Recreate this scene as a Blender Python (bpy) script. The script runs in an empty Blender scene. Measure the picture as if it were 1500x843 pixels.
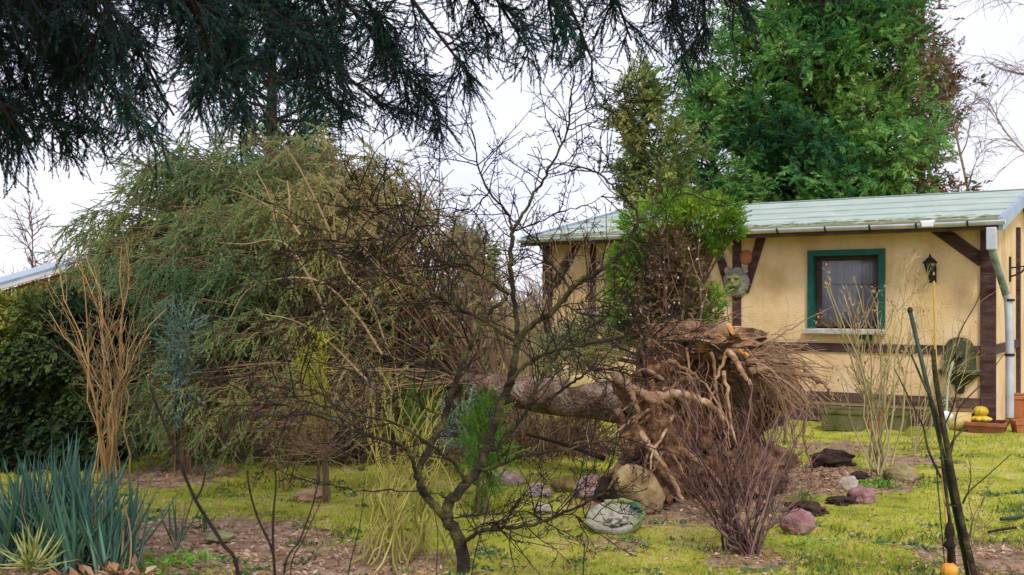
import bpy, bmesh, math, random
import numpy as np
from mathutils import Vector, noise as mnoise

sc = bpy.context.scene
R = math.radians
# ------------------------------------------------------------------ camera
CAMH, F, CX, HY = 1.5, 1500.0, 750.0, 447.0
cd = bpy.data.cameras.new("camera"); cam = bpy.data.objects.new("camera", cd)
sc.collection.objects.link(cam); sc.camera = cam
cam.location = (0, 0, CAMH); cam.rotation_euler = (R(90), 0, 0)
cd.sensor_width = 36.0; cd.lens = 36.0; cd.shift_y = (HY - 421.5) / 1500.0
cd.clip_start = 0.05; cd.clip_end = 2000
cd.dof.use_dof = True; cd.dof.focus_distance = 8.0; cd.dof.aperture_fstop = 4.5
# ------------------------------------------------------------------ world + sun (overcast)
SUN_EL, SUN_AZ = 50.0, 168.0          # azimuth clockwise from +Y
w = bpy.data.worlds.new("World"); sc.world = w; w.use_nodes = True
nt = w.node_tree; N = nt.nodes; N.clear()
out = N.new('ShaderNodeOutputWorld'); bg = N.new('ShaderNodeBackground')
sky = N.new('ShaderNodeTexSky'); sky.sky_type = 'NISHITA'; sky.sun_disc = False
sky.sun_elevation = R(SUN_EL); sky.sun_rotation = R(SUN_AZ)
hs = N.new('ShaderNodeHueSaturation'); hs.inputs['Saturation'].default_value = 0.5
tc = N.new('ShaderNodeTexCoord'); mp = N.new('ShaderNodeMapping'); mp.inputs['Scale'].default_value = (1, 1, 2.2)
nz = N.new('ShaderNodeTexNoise'); nz.inputs['Scale'].default_value = 2.6; nz.inputs['Detail'].default_value = 7
nz.inputs['Roughness'].default_value = 0.55
rp = N.new('ShaderNodeValToRGB')
rp.color_ramp.elements[0].position = 0.3; rp.color_ramp.elements[0].color = (6.1, 6.3, 8.0, 1)
rp.color_ramp.elements[1].position = 0.68; rp.color_ramp.elements[1].color = (8.4, 8.4, 9.4, 1)
mx = N.new('ShaderNodeMixRGB'); mx.inputs['Fac'].default_value = 0.86
L = nt.links.new
L(tc.outputs['Generated'], mp.inputs['Vector']); L(mp.outputs['Vector'], nz.inputs['Vector'])
L(nz.outputs['Fac'], rp.inputs['Fac']); L(sky.outputs['Color'], hs.inputs['Color'])
L(hs.outputs['Color'], mx.inputs['Color1']); L(rp.outputs['Color'], mx.inputs['Color2'])
L(mx.outputs['Color'], bg.inputs['Color']); L(bg.outputs['Background'], out.inputs['Surface'])
bg.inputs['Strength'].default_value = 0.09
sd = bpy.data.lights.new("sun", 'SUN'); sd.energy = 1.5; sd.angle = R(10); sd.color = (1, 0.95, 0.87)
sun = bpy.data.objects.new("sun", sd); sc.collection.objects.link(sun)
az, el = R(SUN_AZ), R(SUN_EL)
to_sun = Vector((math.sin(az) * math.cos(el), math.cos(az) * math.cos(el), math.sin(el)))
sun.rotation_euler = to_sun.to_track_quat('Z', 'Y').to_euler(); sun.location = to_sun * 60
vs = sc.view_settings; vs.view_transform = 'Standard'; vs.look = 'None'; vs.gamma = 1; vs.exposure = 0.72
vs.use_curve_mapping = False
sc.cycles.max_bounces = 6; sc.cycles.transparent_max_bounces = 8
# ------------------------------------------------------------------ helpers
rng = np.random.default_rng(11); random.seed(5)
def P(px, py, Y): return np.array(((px - CX) / F * Y, Y, CAMH + (HY - py) / F * Y))
def G(px, py):
    Y = CAMH * F / (py - HY); return np.array(((px - CX) / F * Y, Y, 0.0))
def nrm(a): return a / (np.linalg.norm(a, axis=-1, keepdims=True) + 1e-9)
ORG = {}
def link(o): sc.collection.objects.link(o); return o
def tag(o, label=None, cat=None, group=None, kind=None):
    if label: o['label'] = label
    if cat: o['category'] = cat
    if group: o['group'] = group
    if kind: o['kind'] = kind
    return o
def thing(name, loc, label, cat, group=None, rz=0):
    o = link(bpy.data.objects.new(name, None)); o.location = [float(v) for v in loc]; o.rotation_euler = (0, 0, rz)
    o.empty_display_size = 0.1
    ORG[o] = np.array(loc, float) if rz == 0 else np.zeros(3)
    return tag(o, label, cat, group)

class Geo:
    def __init__(s): s.V = []; s.T = []; s.Q = []; s.A = []; s.n = 0
    def add(s, V, T=None, Q=None, a=0.5):
        V = np.asarray(V, float).reshape(-1, 3)
        if T is not None and len(T): s.T.append(np.asarray(T, int).reshape(-1, 3) + s.n)
        if Q is not None and len(Q): s.Q.append(np.asarray(Q, int).reshape(-1, 4) + s.n)
        s.V.append(V); s.A.append(np.broadcast_to(np.asarray(a, float), (len(V),)) if np.ndim(a) <= 1 else a.ravel()); s.n += len(V)
        return s
    def tubes(s, Pn, Rn, n=4, a=0.5, cap=False):
        """Pn (N,K,3) polylines, Rn (N,K) radii"""
        Pn = np.asarray(Pn, float); Rn = np.asarray(Rn, float)
        if Pn.ndim == 2: Pn = Pn[None]; Rn = Rn[None]
        Nn, K, _ = Pn.shape
        t = nrm(np.gradient(Pn, axis=1))
        d = nrm(Pn[:, -1] - Pn[:, 0])
        ref = np.eye(3)[np.argmin(np.abs(d), axis=1)][:, None, :]
        u = nrm(np.cross(t, np.broadcast_to(ref, t.shape))); v = np.cross(t, u)
        ang = np.arange(n) * 2 * np.pi / n
        ring = Pn[:, :, None, :] + Rn[:, :, None, None] * (np.cos(ang)[None, None, :, None] * u[:, :, None, :] + np.sin(ang)[None, None, :, None] * v[:, :, None, :])
        idx = np.arange(Nn * K * n).reshape(Nn, K, n)
        q = np.stack([idx[:, :-1, :], np.roll(idx, -1, 2)[:, :-1, :], np.roll(idx, -1, 2)[:, 1:, :], idx[:, 1:, :]], -1).reshape(-1, 4)
        T = None
        V = ring.reshape(-1, 3)
        aa = np.repeat(np.broadcast_to(np.asarray(a, float), (Nn,)), K * n)
        if cap:
            b = len(V); V = np.concatenate([V, Pn[:, -1], Pn[:, 0]]); aa = np.concatenate([aa, np.broadcast_to(np.asarray(a, float), (Nn,)), np.broadcast_to(np.asarray(a, float), (Nn,))])
            c = b + np.arange(Nn)
            e = idx[:, -1, :]; f = idx[:, 0, :]
            T = np.concatenate([np.stack([e, np.roll(e, -1, 1), np.broadcast_to(c[:, None], e.shape)], -1).reshape(-1, 3),
                                np.stack([np.roll(f, -1, 1), f, np.broadcast_to((c + Nn)[:, None], f.shape)], -1).reshape(-1, 3)])
        return s.add(V, T, q, aa)
    def inst(s, tpl, M, pos, scale, a):
        """tpl=(V,T); M (N,3,3) columns = axes; scale (N,)"""
        tv, tt = tpl; n = len(pos)
        V = np.einsum('nij,vj->nvi', M * np.asarray(scale).reshape(-1, 1, 1), tv) + pos[:, None, :]
        T = (tt[None] + (np.arange(n) * len(tv))[:, None, None]).reshape(-1, 3)
        return s.add(V.reshape(-1, 3), T, None, np.repeat(a, len(tv)))
    def box(s, c, h, a=0.5, rot=None):
        x = np.array([[-1,-1,-1],[1,-1,-1],[1,1,-1],[-1,1,-1],[-1,-1,1],[1,-1,1],[1,1,1],[-1,1,1]], float) * np.asarray(h, float)
        if rot is not None: x = x @ np.asarray(rot).T
        return s.add(x + np.asarray(c, float), None, [[0,3,2,1],[4,5,6,7],[0,1,5,4],[1,2,6,5],[2,3,7,6],[3,0,4,7]], a)
    def lathe(s, prof, n=20, c=(0,0,0), axis=None, a=0.5):
        pr = np.asarray(prof, float); K = len(pr); an = np.arange(n) * 2 * np.pi / n
        V = np.stack([pr[:, None, 0] * np.cos(an), pr[:, None, 0] * np.sin(an), np.broadcast_to(pr[:, None, 1], (K, n))], -1).reshape(-1, 3)
        if axis is not None: V = V @ frame(np.asarray(axis, float)[None])[0][:, [1, 2, 0]].T
        idx = np.arange(K * n).reshape(K, n)
        q = np.stack([idx[:-1], np.roll(idx, -1, 1)[:-1], np.roll(idx, -1, 1)[1:], idx[1:]], -1).reshape(-1, 4)
        return s.add(V + np.asarray(c, float), None, q, a)
    def build(s, name, mat, parent=None, smooth=False, kind=None, bevel=0, local=False):
        V = np.concatenate(s.V); A = np.concatenate(s.A)
        if parent is not None and not local: V = V - ORG[parent]
        me = bpy.data.meshes.new(name)
        T = np.concatenate(s.T) if s.T else np.zeros((0, 3), int); Q = np.concatenate(s.Q) if s.Q else np.zeros((0, 4), int)
        me.vertices.add(len(V)); me.vertices.foreach_set('co', V.astype(np.float32).ravel())
        li = np.concatenate([T.ravel(), Q.ravel()]).astype(np.int32)
        me.loops.add(len(li)); me.loops.foreach_set('vertex_index', li)
        np_ = len(T) + len(Q); me.polygons.add(np_)
        st = np.concatenate([np.arange(len(T)) * 3, len(T) * 3 + np.arange(len(Q)) * 4]).astype(np.int32)
        me.polygons.foreach_set('loop_start', st)
        me.polygons.foreach_set('use_smooth', np.full(np_, smooth))
        at = me.attributes.new('rnd', 'FLOAT', 'POINT'); at.data.foreach_set('value', A.astype(np.float32))
        me.update(calc_edges=True); me.validate()
        me.materials.append(mat)
        o = link(bpy.data.objects.new(name, me))
        if parent is not None: o.parent = parent; ORG[o] = ORG[parent]
        else: ORG[o] = np.zeros(3)
        if kind: o['kind'] = kind
        if bevel:
            m = o.modifiers.new('bevel', 'BEVEL'); m.width = bevel; m.segments = 2; m.limit_method = 'ANGLE'
        return o

def frame(d, up=None, roll=None):
    d = nrm(np.asarray(d, float)); n = len(d)
    if up is None: up = np.broadcast_to(np.array([0, 0, 1.0]), d.shape)
    z = up - (up * d).sum(-1, keepdims=True) * d
    bad = np.linalg.norm(z, axis=-1) < 0.05
    if bad.any(): z[bad] = np.cross(d[bad], [0.31, 0.9, 0.2])
    z = nrm(z); y = np.cross(z, d)
    if roll is not None:
        c, s_ = np.cos(roll)[:, None], np.sin(roll)[:, None]; y, z = c * y + s_ * z, c * z - s_ * y
    return np.stack([d, y, z], -1)
def grow(S, D, Ln, K=6, wig=0.15, bias=(0, 0, 0), r=None):
    r = r or rng; S = np.asarray(S, float); D = nrm(np.asarray(D, float)); Ln = np.asarray(Ln, float).reshape(-1, 1)
    pts = [S]; d = D; b = np.asarray(bias, float)
    for k in range(1, K):
        d = nrm(d + wig * r.normal(size=d.shape) + b); pts.append(pts[-1] + d * Ln / (K - 1))
    return np.stack(pts, 1)
def spawn(Pn, n, t0, t1, ang, jit=0.3, flat=None):
    """n children on random polylines of Pn (weighted by length) -> start, dir, parent index, t"""
    ln = np.linalg.norm(np.diff(Pn, axis=1), axis=2).sum(1); i = rng.choice(len(Pn), n, p=ln / ln.sum())
    K = Pn.shape[1]; t = rng.uniform(t0, t1, n) * (K - 1); k = np.minimum(t.astype(int), K - 2); f = (t - k)[:, None]
    S = Pn[i, k] * (1 - f) + Pn[i, k + 1] * f; tg = nrm(Pn[i, k + 1] - Pn[i, k])
    q = rng.normal(size=(n, 3))
    if flat is not None: q = q * np.asarray(flat)
    q = nrm(q - (q * tg).sum(1, keepdims=True) * tg)
    a = ang + jit * rng.normal(size=(n, 1))
    return S, nrm(np.cos(a) * tg + np.sin(a) * q), i, t / (K - 1)
def taper(n, K, r0, r1): return np.asarray(r0).reshape(-1, 1) * np.ones((n, 1)) * np.linspace(1, r1, K)[None]
def smooth_path(pts, per=5):
    p = np.asarray(pts, float); p = np.vstack([2 * p[0] - p[1], p, 2 * p[-1] - p[-2]]); o = []
    for i in range(1, len(p) - 2):
        for k in range(per):
            t = k / per; a, b, c, d = p[i - 1], p[i], p[i + 1], p[i + 2]
            o.append(0.5 * ((2 * b) + (-a + c) * t + (2 * a - 5 * b + 4 * c - d) * t * t + (-a + 3 * b - 3 * c + d) * t ** 3))
    o.append(p[-2]); return np.array(o)
def resample(p, K):
    s_ = np.concatenate([[0], np.cumsum(np.linalg.norm(np.diff(p, axis=0), axis=1))]); t = np.linspace(0, s_[-1], K)
    return np.stack([np.interp(t, s_, p[:, i]) for i in range(3)], 1)
_off = np.array([3.1, 7.7, 1.3])
def fbm(V, sc_, oct=3):
    o = np.zeros(len(V))
    for i, p in enumerate(np.asarray(V)):
        o[i] = mnoise.fractal(Vector(p * sc_ + _off), 1.0, 2.0, oct)
    return o
# ---- templates
def t_spruce(n, nl, nw, seed, flat=0.75, a0=0.95):
    r = np.random.default_rng(seed); V = []; T = []
    for i in range(n):
        t = (i + r.uniform(0, 1)) / n; ph = r.uniform(0, 2 * np.pi); a = a0 * (1.0 - 0.45 * t) + r.normal() * 0.12
        d = np.array([np.cos(a), np.sin(a) * np.cos(ph), np.sin(a) * np.sin(ph) * flat]); l = nl * (1 - 0.35 * t) * r.uniform(.75, 1.15)
        s_ = nrm(np.cross(d, r.normal(size=3))) * nw * .5; b = np.array([t, 0, 0]); k = len(V)
        V += [b - s_, b + s_, b + d * l]; T.append([k, k + 1, k + 2])
    k = len(V); h = nw * .45
    V += [[0, -h, 0], [0, h, 0], [1, 0, 0], [0, 0, -h], [0, 0, h]]; T += [[k, k + 1, k + 2], [k + 3, k + 4, k + 2]]
    return np.array(V, float), np.array(T)
def t_fan(n, seed, ll=0.42, lw=0.1, spread=1.0):
    """flat cypress / thuja spray: leaflets both sides of a midrib, drooping tips"""
    r = np.random.default_rng(seed); V = []; T = []
    for i in range(n):
        t = 0.08 + 0.9 * (i + r.uniform(0, .6)) / n; sgn = 1 if i % 2 else -1
        a = sgn * spread * (0.95 - 0.7 * t) + r.normal() * .1; l = ll * (1.1 - 0.7 * t) * r.uniform(.8, 1.2)
        d = np.array([np.cos(a), np.sin(a), r.normal() * .22 - .1]); s_ = nrm(np.cross(d, [0, 0, 1])) * lw * .5 + np.array([0, 0, r.normal() * lw * .3]); b = np.array([t, 0, -.12 * t * t]); k = len(V)
        V += [b, b + d * l * .45 + s_, b + d * l, b + d * l * .45 - s_]; T += [[k, k + 1, k + 2], [k, k + 2, k + 3]]
    return np.array(V, float), np.array(T)
T_NEAR = [t_spruce(46, .15, .040, i, .9, 1.0) for i in range(3)]
T_FAR = [t_spruce(26, .22, .055, 10 + i) for i in range(3)]
T_FAN = [t_fan(11, 20 + i) for i in range(3)]
T_LEAF = (np.array([[0, 0, 0], [.45, .22, .06], [1, 0, -.05], [.45, -.22, .06], [.45, 0, 0]]), np.array([[0, 1, 4], [1, 2, 4], [0, 4, 3], [4, 2, 3]]))
T_BLADE = (np.array([[0, -.07, 0], [0, .07, 0], [.6, .045, .02], [1, 0, -.1]]), np.array([[0, 1, 2], [0, 2, 3]]))
def scatter(g, tpls, pos, dirs, size, a, up=None, roll=None):
    k = rng.integers(0, len(tpls), len(pos)); M = frame(dirs, up, roll if roll is not None else rng.normal(size=len(pos)) * .4)
    for i, t in enumerate(tpls):
        m = k == i
        if m.any(): g.inst(t, M[m], pos[m], np.broadcast_to(size, (len(pos),))[m], a[m])
def clump(pos, s_=1.3):   # smooth 0..1 variation over space (age / kind of shoot)
    p = pos * s_; v = np.sin(p[:, 0] * 2.1 + 1.3 * np.sin(p[:, 2] * 1.7)) + np.sin(p[:, 1] * 1.9 + p[:, 0]) + np.sin(p[:, 2] * 2.6 + p[:, 1] * 1.1)
    return np.clip(.5 + v / 6 + rng.normal(size=len(pos)) * .13, 0, 1)
# ---- materials
def mat(name, cols, scale=6, rough=.85, bump=0., bscale=40, attr=0., stretch=(1, 1, 1), transl=0., metal=0., detail=5, spec=.3, coord='Object', voro=0):
    m = bpy.data.materials.new(name); m.use_nodes = True; t = m.node_tree; n = t.nodes; l = t.links.new
    b = n['Principled BSDF']; b.inputs['Roughness'].default_value = rough; b.inputs['Metallic'].default_value = metal
    b.inputs['Specular IOR Level'].default_value = spec
    c = n.new('ShaderNodeTexCoord'); mp = n.new('ShaderNodeMapping'); mp.inputs['Scale'].default_value = stretch
    l(c.outputs[coord], mp.inputs['Vector'])
    z = n.new('ShaderNodeTexNoise'); z.inputs['Scale'].default_value = scale; z.inputs['Detail'].default_value = detail; z.inputs['Roughness'].default_value = .6
    l(mp.outputs['Vector'], z.inputs['Vector'])
    r = n.new('ShaderNodeValToRGB'); e = r.color_ramp.elements
    while len(e) < len(cols): e.new(.5)
    lo, hi = (.35, .65) if not attr else (.04, .96)
    for i, col in enumerate(cols): e[i].position = lo + (hi - lo) * i / max(1, len(cols) - 1); e[i].color = (*col, 1)
    fac = z.outputs['Fac']
    if attr:
        at = n.new('ShaderNodeAttribute'); at.attribute_name = 'rnd'; x = n.new('ShaderNodeMix'); x.data_type = 'FLOAT'; x.inputs[0].default_value = attr
        l(z.outputs['Fac'], x.inputs[2]); l(at.outputs['Fac'], x.inputs[3]); fac = x.outputs[0]
    l(fac, r.inputs['Fac']); l(r.outputs['Color'], b.inputs['Base Color'])
    if bump:
        z2 = n.new('ShaderNodeTexVoronoi' if voro else 'ShaderNodeTexNoise'); z2.inputs['Scale'].default_value = bscale
        if not voro: z2.inputs['Detail'].default_value = 6
        l(mp.outputs['Vector'], z2.inputs['Vector'])
        bp = n.new('ShaderNodeBump'); bp.inputs['Strength'].default_value = min(1, bump); bp.inputs['Distance'].default_value = .02
        l(z2.outputs[0], bp.inputs['Height']); l(bp.outputs['Normal'], b.inputs['Normal'])
    if transl:
        tr = n.new('ShaderNodeBsdfTranslucent'); l(r.outputs['Color'], tr.inputs['Color']); ms = n.new('ShaderNodeMixShader'); ms.inputs[0].default_value = transl
        l(b.outputs[0], ms.inputs[1]); l(tr.outputs[0], ms.inputs[2]); l(ms.outputs[0], n['Material Output'].inputs['Surface'])
    return m
MT = dict(
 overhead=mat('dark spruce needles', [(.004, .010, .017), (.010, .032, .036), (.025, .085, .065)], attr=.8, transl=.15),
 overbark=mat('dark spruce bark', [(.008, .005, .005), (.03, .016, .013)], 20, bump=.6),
 fallen=mat('fallen spruce needles', [(.08, .17, .085), (.20, .28, .11), (.36, .36, .13), (.5, .40, .19)], attr=.9, transl=.3),
 deadtwig=mat('dry brown twigs', [(.10, .06, .035), (.22, .14, .075), (.36, .25, .14)], attr=.9),
 trunkbark=mat('grey brown trunk bark', [(.06, .03, .018), (.17, .10, .065), (.34, .26, .2)], 7, bump=1, bscale=34, stretch=(1, 1, 1), detail=8, voro=1),
 soil=mat('root plate soil', [(.03, .014, .007), (.14, .07, .034), (.34, .19, .095)], 7, bump=1, bscale=35, detail=9),
 root=mat('brown root bark', [(.11, .055, .034), (.27, .155, .09), (.45, .30, .19)], 14, bump=.8, bscale=50, attr=.5),
 tanroot=mat('stripped tan root', [(.24, .13, .07), (.42, .26, .15), (.54, .38, .25)], 10, bump=.5),
 cut=mat('fresh orange cut wood', [(.5, .2, .05), (.65, .36, .12)], 20),
 hero=mat('dark mossy fruit tree bark', [(.012, .008, .006), (.035, .026, .015), (.10, .09, .03)], 9, bump=.8, bscale=60),
 herotwig=mat('dark twig bark', [(.010, .006, .006), (.035, .019, .017)], 12, attr=.6),
 conifer=mat('green cypress sprays', [(.015, .08, .045), (.06, .20, .06), (.18, .38, .085), (.36, .50, .13)], attr=.92, transl=.38),
 brownfol=mat('browned cypress sprays', [(.13, .085, .05), (.24, .155, .09), (.26, .22, .08)], attr=.85, transl=.2),
 darkbark=mat('dark conifer bark', [(.03, .025, .018), (.08, .06, .04)], 6, bump=.6),
 olivefol=mat('olive cypress sprays', [(.08, .14, .05), (.22, .28, .07), (.36, .36, .10)], attr=.85, transl=.25),
 bluegreen=mat('blue green spruce needles', [(.02, .06, .05), (.05, .12, .09), (.10, .19, .13)], attr=.85, transl=.2),
 golden=mat('bright cypress sprays', [(.05, .13, .02), (.17, .33, .03), (.36, .5, .07)], attr=.85, transl=.3),
 hedge=mat('hedge sprays', [(.008, .02, .010), (.028, .055, .018), (.085, .12, .03), (.3, .3, .04)], attr=.85, transl=.15),
 hedgecore=mat('hedge dark core', [(.012, .012, .008), (.03, .025, .015)], 10),
 tanstem=mat('tan shrub stems', [(.2, .11, .045), (.38, .22, .085), (.5, .34, .17)], 8, attr=.7),
 greenstem=mat('yellow green shrub stems', [(.16, .15, .03), (.40, .36, .08), (.56, .48, .15)], 8, attr=.7),
 redstem=mat('red brown shrub stems', [(.045, .02, .018), (.13, .062, .055), (.3, .19, .17)], 8, attr=.7),
 palestem=mat('pale shrub stems', [(.26, .2, .09), (.4, .33, .15), (.42, .38, .2)], 8, attr=.7),
 dryhead=mat('dry flower heads', [(.28, .16, .07), (.5, .34, .17)], 20, attr=.7, transl=.2),
 yucca=mat('blue green yucca leaves', [(.035, .11, .085), (.09, .22, .165), (.24, .40, .31)], 5, rough=.5, attr=.75, spec=.45, transl=.1),
 rosette=mat('yellow green rosette leaves', [(.12, .2, .05), (.32, .36, .10), (.5, .44, .2)], 5, rough=.55, attr=.75, transl=.1),
 yellowneedle=mat('golden needles', [(.3, .34, .02), (.55, .55, .04), (.62, .6, .12)], attr=.85, transl=.3),
 brightneedle=mat('bright green shoots', [(.08, .2, .03), (.16, .33, .05), (.25, .42, .08)], attr=.85, transl=.3),
 blueneedle=mat('blue spruce needles', [(.07, .14, .11), (.15, .24, .19), (.25, .34, .28)], attr=.85, transl=.15),
 leaf=mat('fresh green leaves', [(.08, .2, .02), (.16, .36, .04), (.25, .46, .08)], attr=.85, transl=.3),
 litter=mat('fallen leaves', [(.16, .065, .035), (.36, .19, .09), (.52, .37, .24), (.56, .36, .3)], attr=.9, transl=.1),
 grass=mat('moss and grass blades', [(.05, .10, .018), (.24, .29, .035), (.42, .41, .07), (.54, .44, .2)], attr=.9, transl=.3),
 weed=mat('dark lawn weeds', [(.03, .09, .04), (.07, .16, .06), (.13, .22, .09)], attr=.85, transl=.2),
 stucco=mat('ochre stucco', [(.62, .405, .20), (.77, .545, .305), (.80, .60, .38)], 1.7, rough=.95, bump=.55, bscale=55, detail=8),
 timber=mat('dark brown timber', [(.032, .013, .012), (.07, .032, .03), (.10, .055, .05)], 4, bump=.4, bscale=30, stretch=(1, 4, 4)),
 sill_timber=mat('weathered sill timber', [(.06, .03, .025), (.15, .09, .07)], 4, bump=.5, stretch=(1, 5, 5)),
 teal=mat('dark teal paint', [(.004, .07, .055), (.008, .10, .08)], 6, rough=.5),
 plum=mat('plum brown window wood', [(.05, .025, .025), (.09, .045, .045)], 8, rough=.6),
 curtain=mat('grey lilac curtain', [(.50, .46, .50), (.66, .62, .66)], 3, stretch=(8, 8, .6), rough=1),
 lace=mat('dark lace', [(.10, .09, .11), (.14, .12, .14)], 5),
 concrete=mat('pale concrete', [(.38, .36, .34), (.58, .56, .53)], 8, bump=.4),
 gutter=mat('pale zinc gutter', [(.42, .44, .5), (.60, .62, .68)], 4, rough=.45, metal=.25),
 bracket=mat('dark iron', [(.014, .014, .016), (.035, .033, .035)], 10, rough=.55, metal=.3, bump=.2),
 pipe=mat('mossy zinc pipe', [(.10, .14, .13), (.25, .31, .32), (.34, .40, .44)], 6, rough=.5, metal=.2),
 white=mat('white plastic', [(.72, .72, .72), (.82, .82, .82)], 3, rough=.5),
 verge=mat('blue grey verge metal', [(.24, .32, .42), (.36, .44, .54)], 3, rough=.4, metal=.3),
 stone_grey=mat('grey carved stone', [(.2, .18, .16), (.34, .31, .28), (.38, .38, .26)], 12, bump=.9, bscale=50),
 stone_green=mat('algae on stone', [(.18, .17, .09), (.30, .30, .14)], 10, bump=.6),
 mouth=mat('dark hollow shade', [(.03, .025, .02), (.05, .04, .03)]),
 terracotta=mat('terracotta', [(.36, .12, .05), (.55, .2, .08)], 6, bump=.2, rough=.9),
 brownclay=mat('brown clay', [(.2, .07, .04), (.36, .13, .07)], 6, bump=.2),
 yellow=mat('yellow glazed ceramic', [(.55, .36, .03), (.75, .55, .06)], 6, rough=.45),
 basin=mat('dark green cast basin', [(.025, .03, .018), (.06, .065, .035), (.09, .09, .05)], 7, bump=.4, rough=.7),
 trough=mat('algae green trough', [(.06, .065, .02), (.12, .12, .04), (.17, .15, .07)], 5, bump=.5),
 wood=mat('pale yellow wood', [(.5, .36, .12), (.66, .52, .22)], 6, bump=.3, stretch=(4, 1, 4)),
 stake=mat('dark green stake', [(.012, .03, .02), (.03, .06, .04)], 12, rough=.5),
 palegreen=mat('pale green plastic', [(.34, .46, .32), (.48, .6, .45)], 4, rough=.5),
 orange=mat('orange ornament', [(.6, .22, .02), (.75, .36, .05)], 8, rough=.45),
 cane=mat('yellow cane', [(.5, .32, .06), (.62, .44, .12)], 8),
 shedwall=mat('orange brown boards', [(.28, .12, .04), (.45, .22, .08)], 4, stretch=(1, 1, 6)),
 shedroof=mat('blue grey felt', [(.26, .32, .4), (.4, .46, .54)], 5),
 boulder=mat('ochre boulder', [(.16, .10, .045), (.33, .22, .11), (.44, .32, .19)], 5, bump=.7, bscale=25, detail=8),
 mossboulder=mat('mossy ochre stone', [(.12, .08, .03), (.28, .2, .06), (.34, .28, .06)], 6, bump=.7),
 pinkstone=mat('pink granite', [(.30, .17, .16), (.46, .30, .29), (.60, .47, .46)], 9, bump=.6, detail=9),
 purplestone=mat('purple sandstone', [(.17, .075, .08), (.30, .15, .15), (.38, .22, .22)], 8, bump=.8, detail=9),
 greenboulder=mat('algae brown boulder', [(.13, .09, .04), (.27, .22, .09), (.38, .24, .18)], 4, bump=.7),
 palestone=mat('whitish stone', [(.30, .25, .19), (.5, .43, .38)], 8, bump=.5),
 clod=mat('dark turf soil', [(.022, .012, .01), (.06, .032, .024)], 14, bump=1, bscale=30),
 dish=mat('lichened stone dish', [(.16, .16, .10), (.33, .32, .24), (.46, .44, .37)], 9, bump=.6),
 dishrim=mat('mossy rim', [(.10, .15, .05), (.26, .3, .12)], 9, bump=.6),
 birch=mat('pale tan bark', [(.28, .18, .13), (.45, .34, .27)], 5, attr=.4),
 bud=mat('pale buds', [(.5, .42, .36), (.68, .62, .56)], 5, attr=.8),
 farwood=mat('far thicket twigs', [(.16, .11, .08), (.28, .2, .13), (.36, .29, .18)], 3, attr=.9),
)
# glass
gm = bpy.data.materials.new('window glass'); gm.use_nodes = True; n_ = gm.node_tree.nodes; n_.clear(); l_ = gm.node_tree.links.new
o_ = n_.new('ShaderNodeOutputMaterial'); a_ = n_.new('ShaderNodeBsdfTransparent'); b_ = n_.new('ShaderNodeBsdfGlossy'); b_.inputs['Roughness'].default_value = .04
c_ = n_.new('ShaderNodeMixShader'); fr_ = n_.new('ShaderNodeFresnel'); fr_.inputs['IOR'].default_value = 1.5
a_.inputs['Color'].default_value = (.86, .87, .88, 1)
l_(fr_.outputs[0], c_.inputs[0]); l_(a_.outputs[0], c_.inputs[1]); l_(b_.outputs[0], c_.inputs[2]); l_(c_.outputs[0], o_.inputs['Surface']); MT['glass'] = gm
def stain(m, sc_, col, amt, lo, hi):
    t = m.node_tree; n = t.nodes; l = t.links.new; b = n['Principled BSDF']; src = b.inputs['Base Color'].links[0].from_socket
    c = n.new('ShaderNodeTexCoord'); mp = n.new('ShaderNodeMapping'); mp.inputs['Scale'].default_value = sc_; l(c.outputs['Object'], mp.inputs['Vector'])
    z = n.new('ShaderNodeTexNoise'); z.inputs['Scale'].default_value = 1; z.inputs['Detail'].default_value = 9; z.inputs['Roughness'].default_value = .68; l(mp.outputs['Vector'], z.inputs['Vector'])
    q = n.new('ShaderNodeMapRange'); q.inputs[1].default_value = lo; q.inputs[2].default_value = hi; q.inputs[4].default_value = amt; l(z.outputs['Fac'], q.inputs[0])
    x = n.new('ShaderNodeMixRGB'); x.inputs[2].default_value = (*col, 1); l(q.outputs[0], x.inputs[0]); l(src, x.inputs[1]); l(x.outputs[0], b.inputs['Base Color'])
stain(MT['stucco'], (5, 5, .9), (.36, .25, .13), .38, .5, .74); stain(MT['stucco'], (2, 2, 2), (.30, .27, .16), .5, .58, .75)
stain(MT['timber'], (9, 9, 40), (.16, .11, .09), .5, .52, .7)
for k_, c_ in (('boulder', (.30, .30, .12)), ('pinkstone', (.22, .2, .12)), ('purplestone', (.26, .22, .17)), ('palestone', (.25, .26, .14)), ('greenboulder', (.16, .19, .07)), ('stone_grey', (.12, .12, .08))): stain(MT[k_], (11, 11, 11), c_, .85, .52, .66)
stain(MT['trunkbark'], (14, 14, 14), (.035, .02, .014), .9, .54, .64); stain(MT['root'], (16, 16, 16), (.05, .025, .018), .7, .52, .68); stain(MT['tanroot'], (14, 14, 14), (.14, .07, .04), .8, .52, .66)
stain(MT['curtain'], (14, 14, .8), (.42, .39, .43), .5, .45, .6); stain(MT['concrete'], (9, 9, 9), (.22, .22, .17), .7, .54, .7); stain(MT['pipe'], (7, 7, 7), (.10, .14, .08), .8, .5, .66)
stain(MT['terracotta'], (8, 8, 8), (.25, .17, .11), .7, .5, .7); stain(MT['soil'], (26, 26, 26), (.5, .33, .22), .5, .58, .7)
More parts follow.
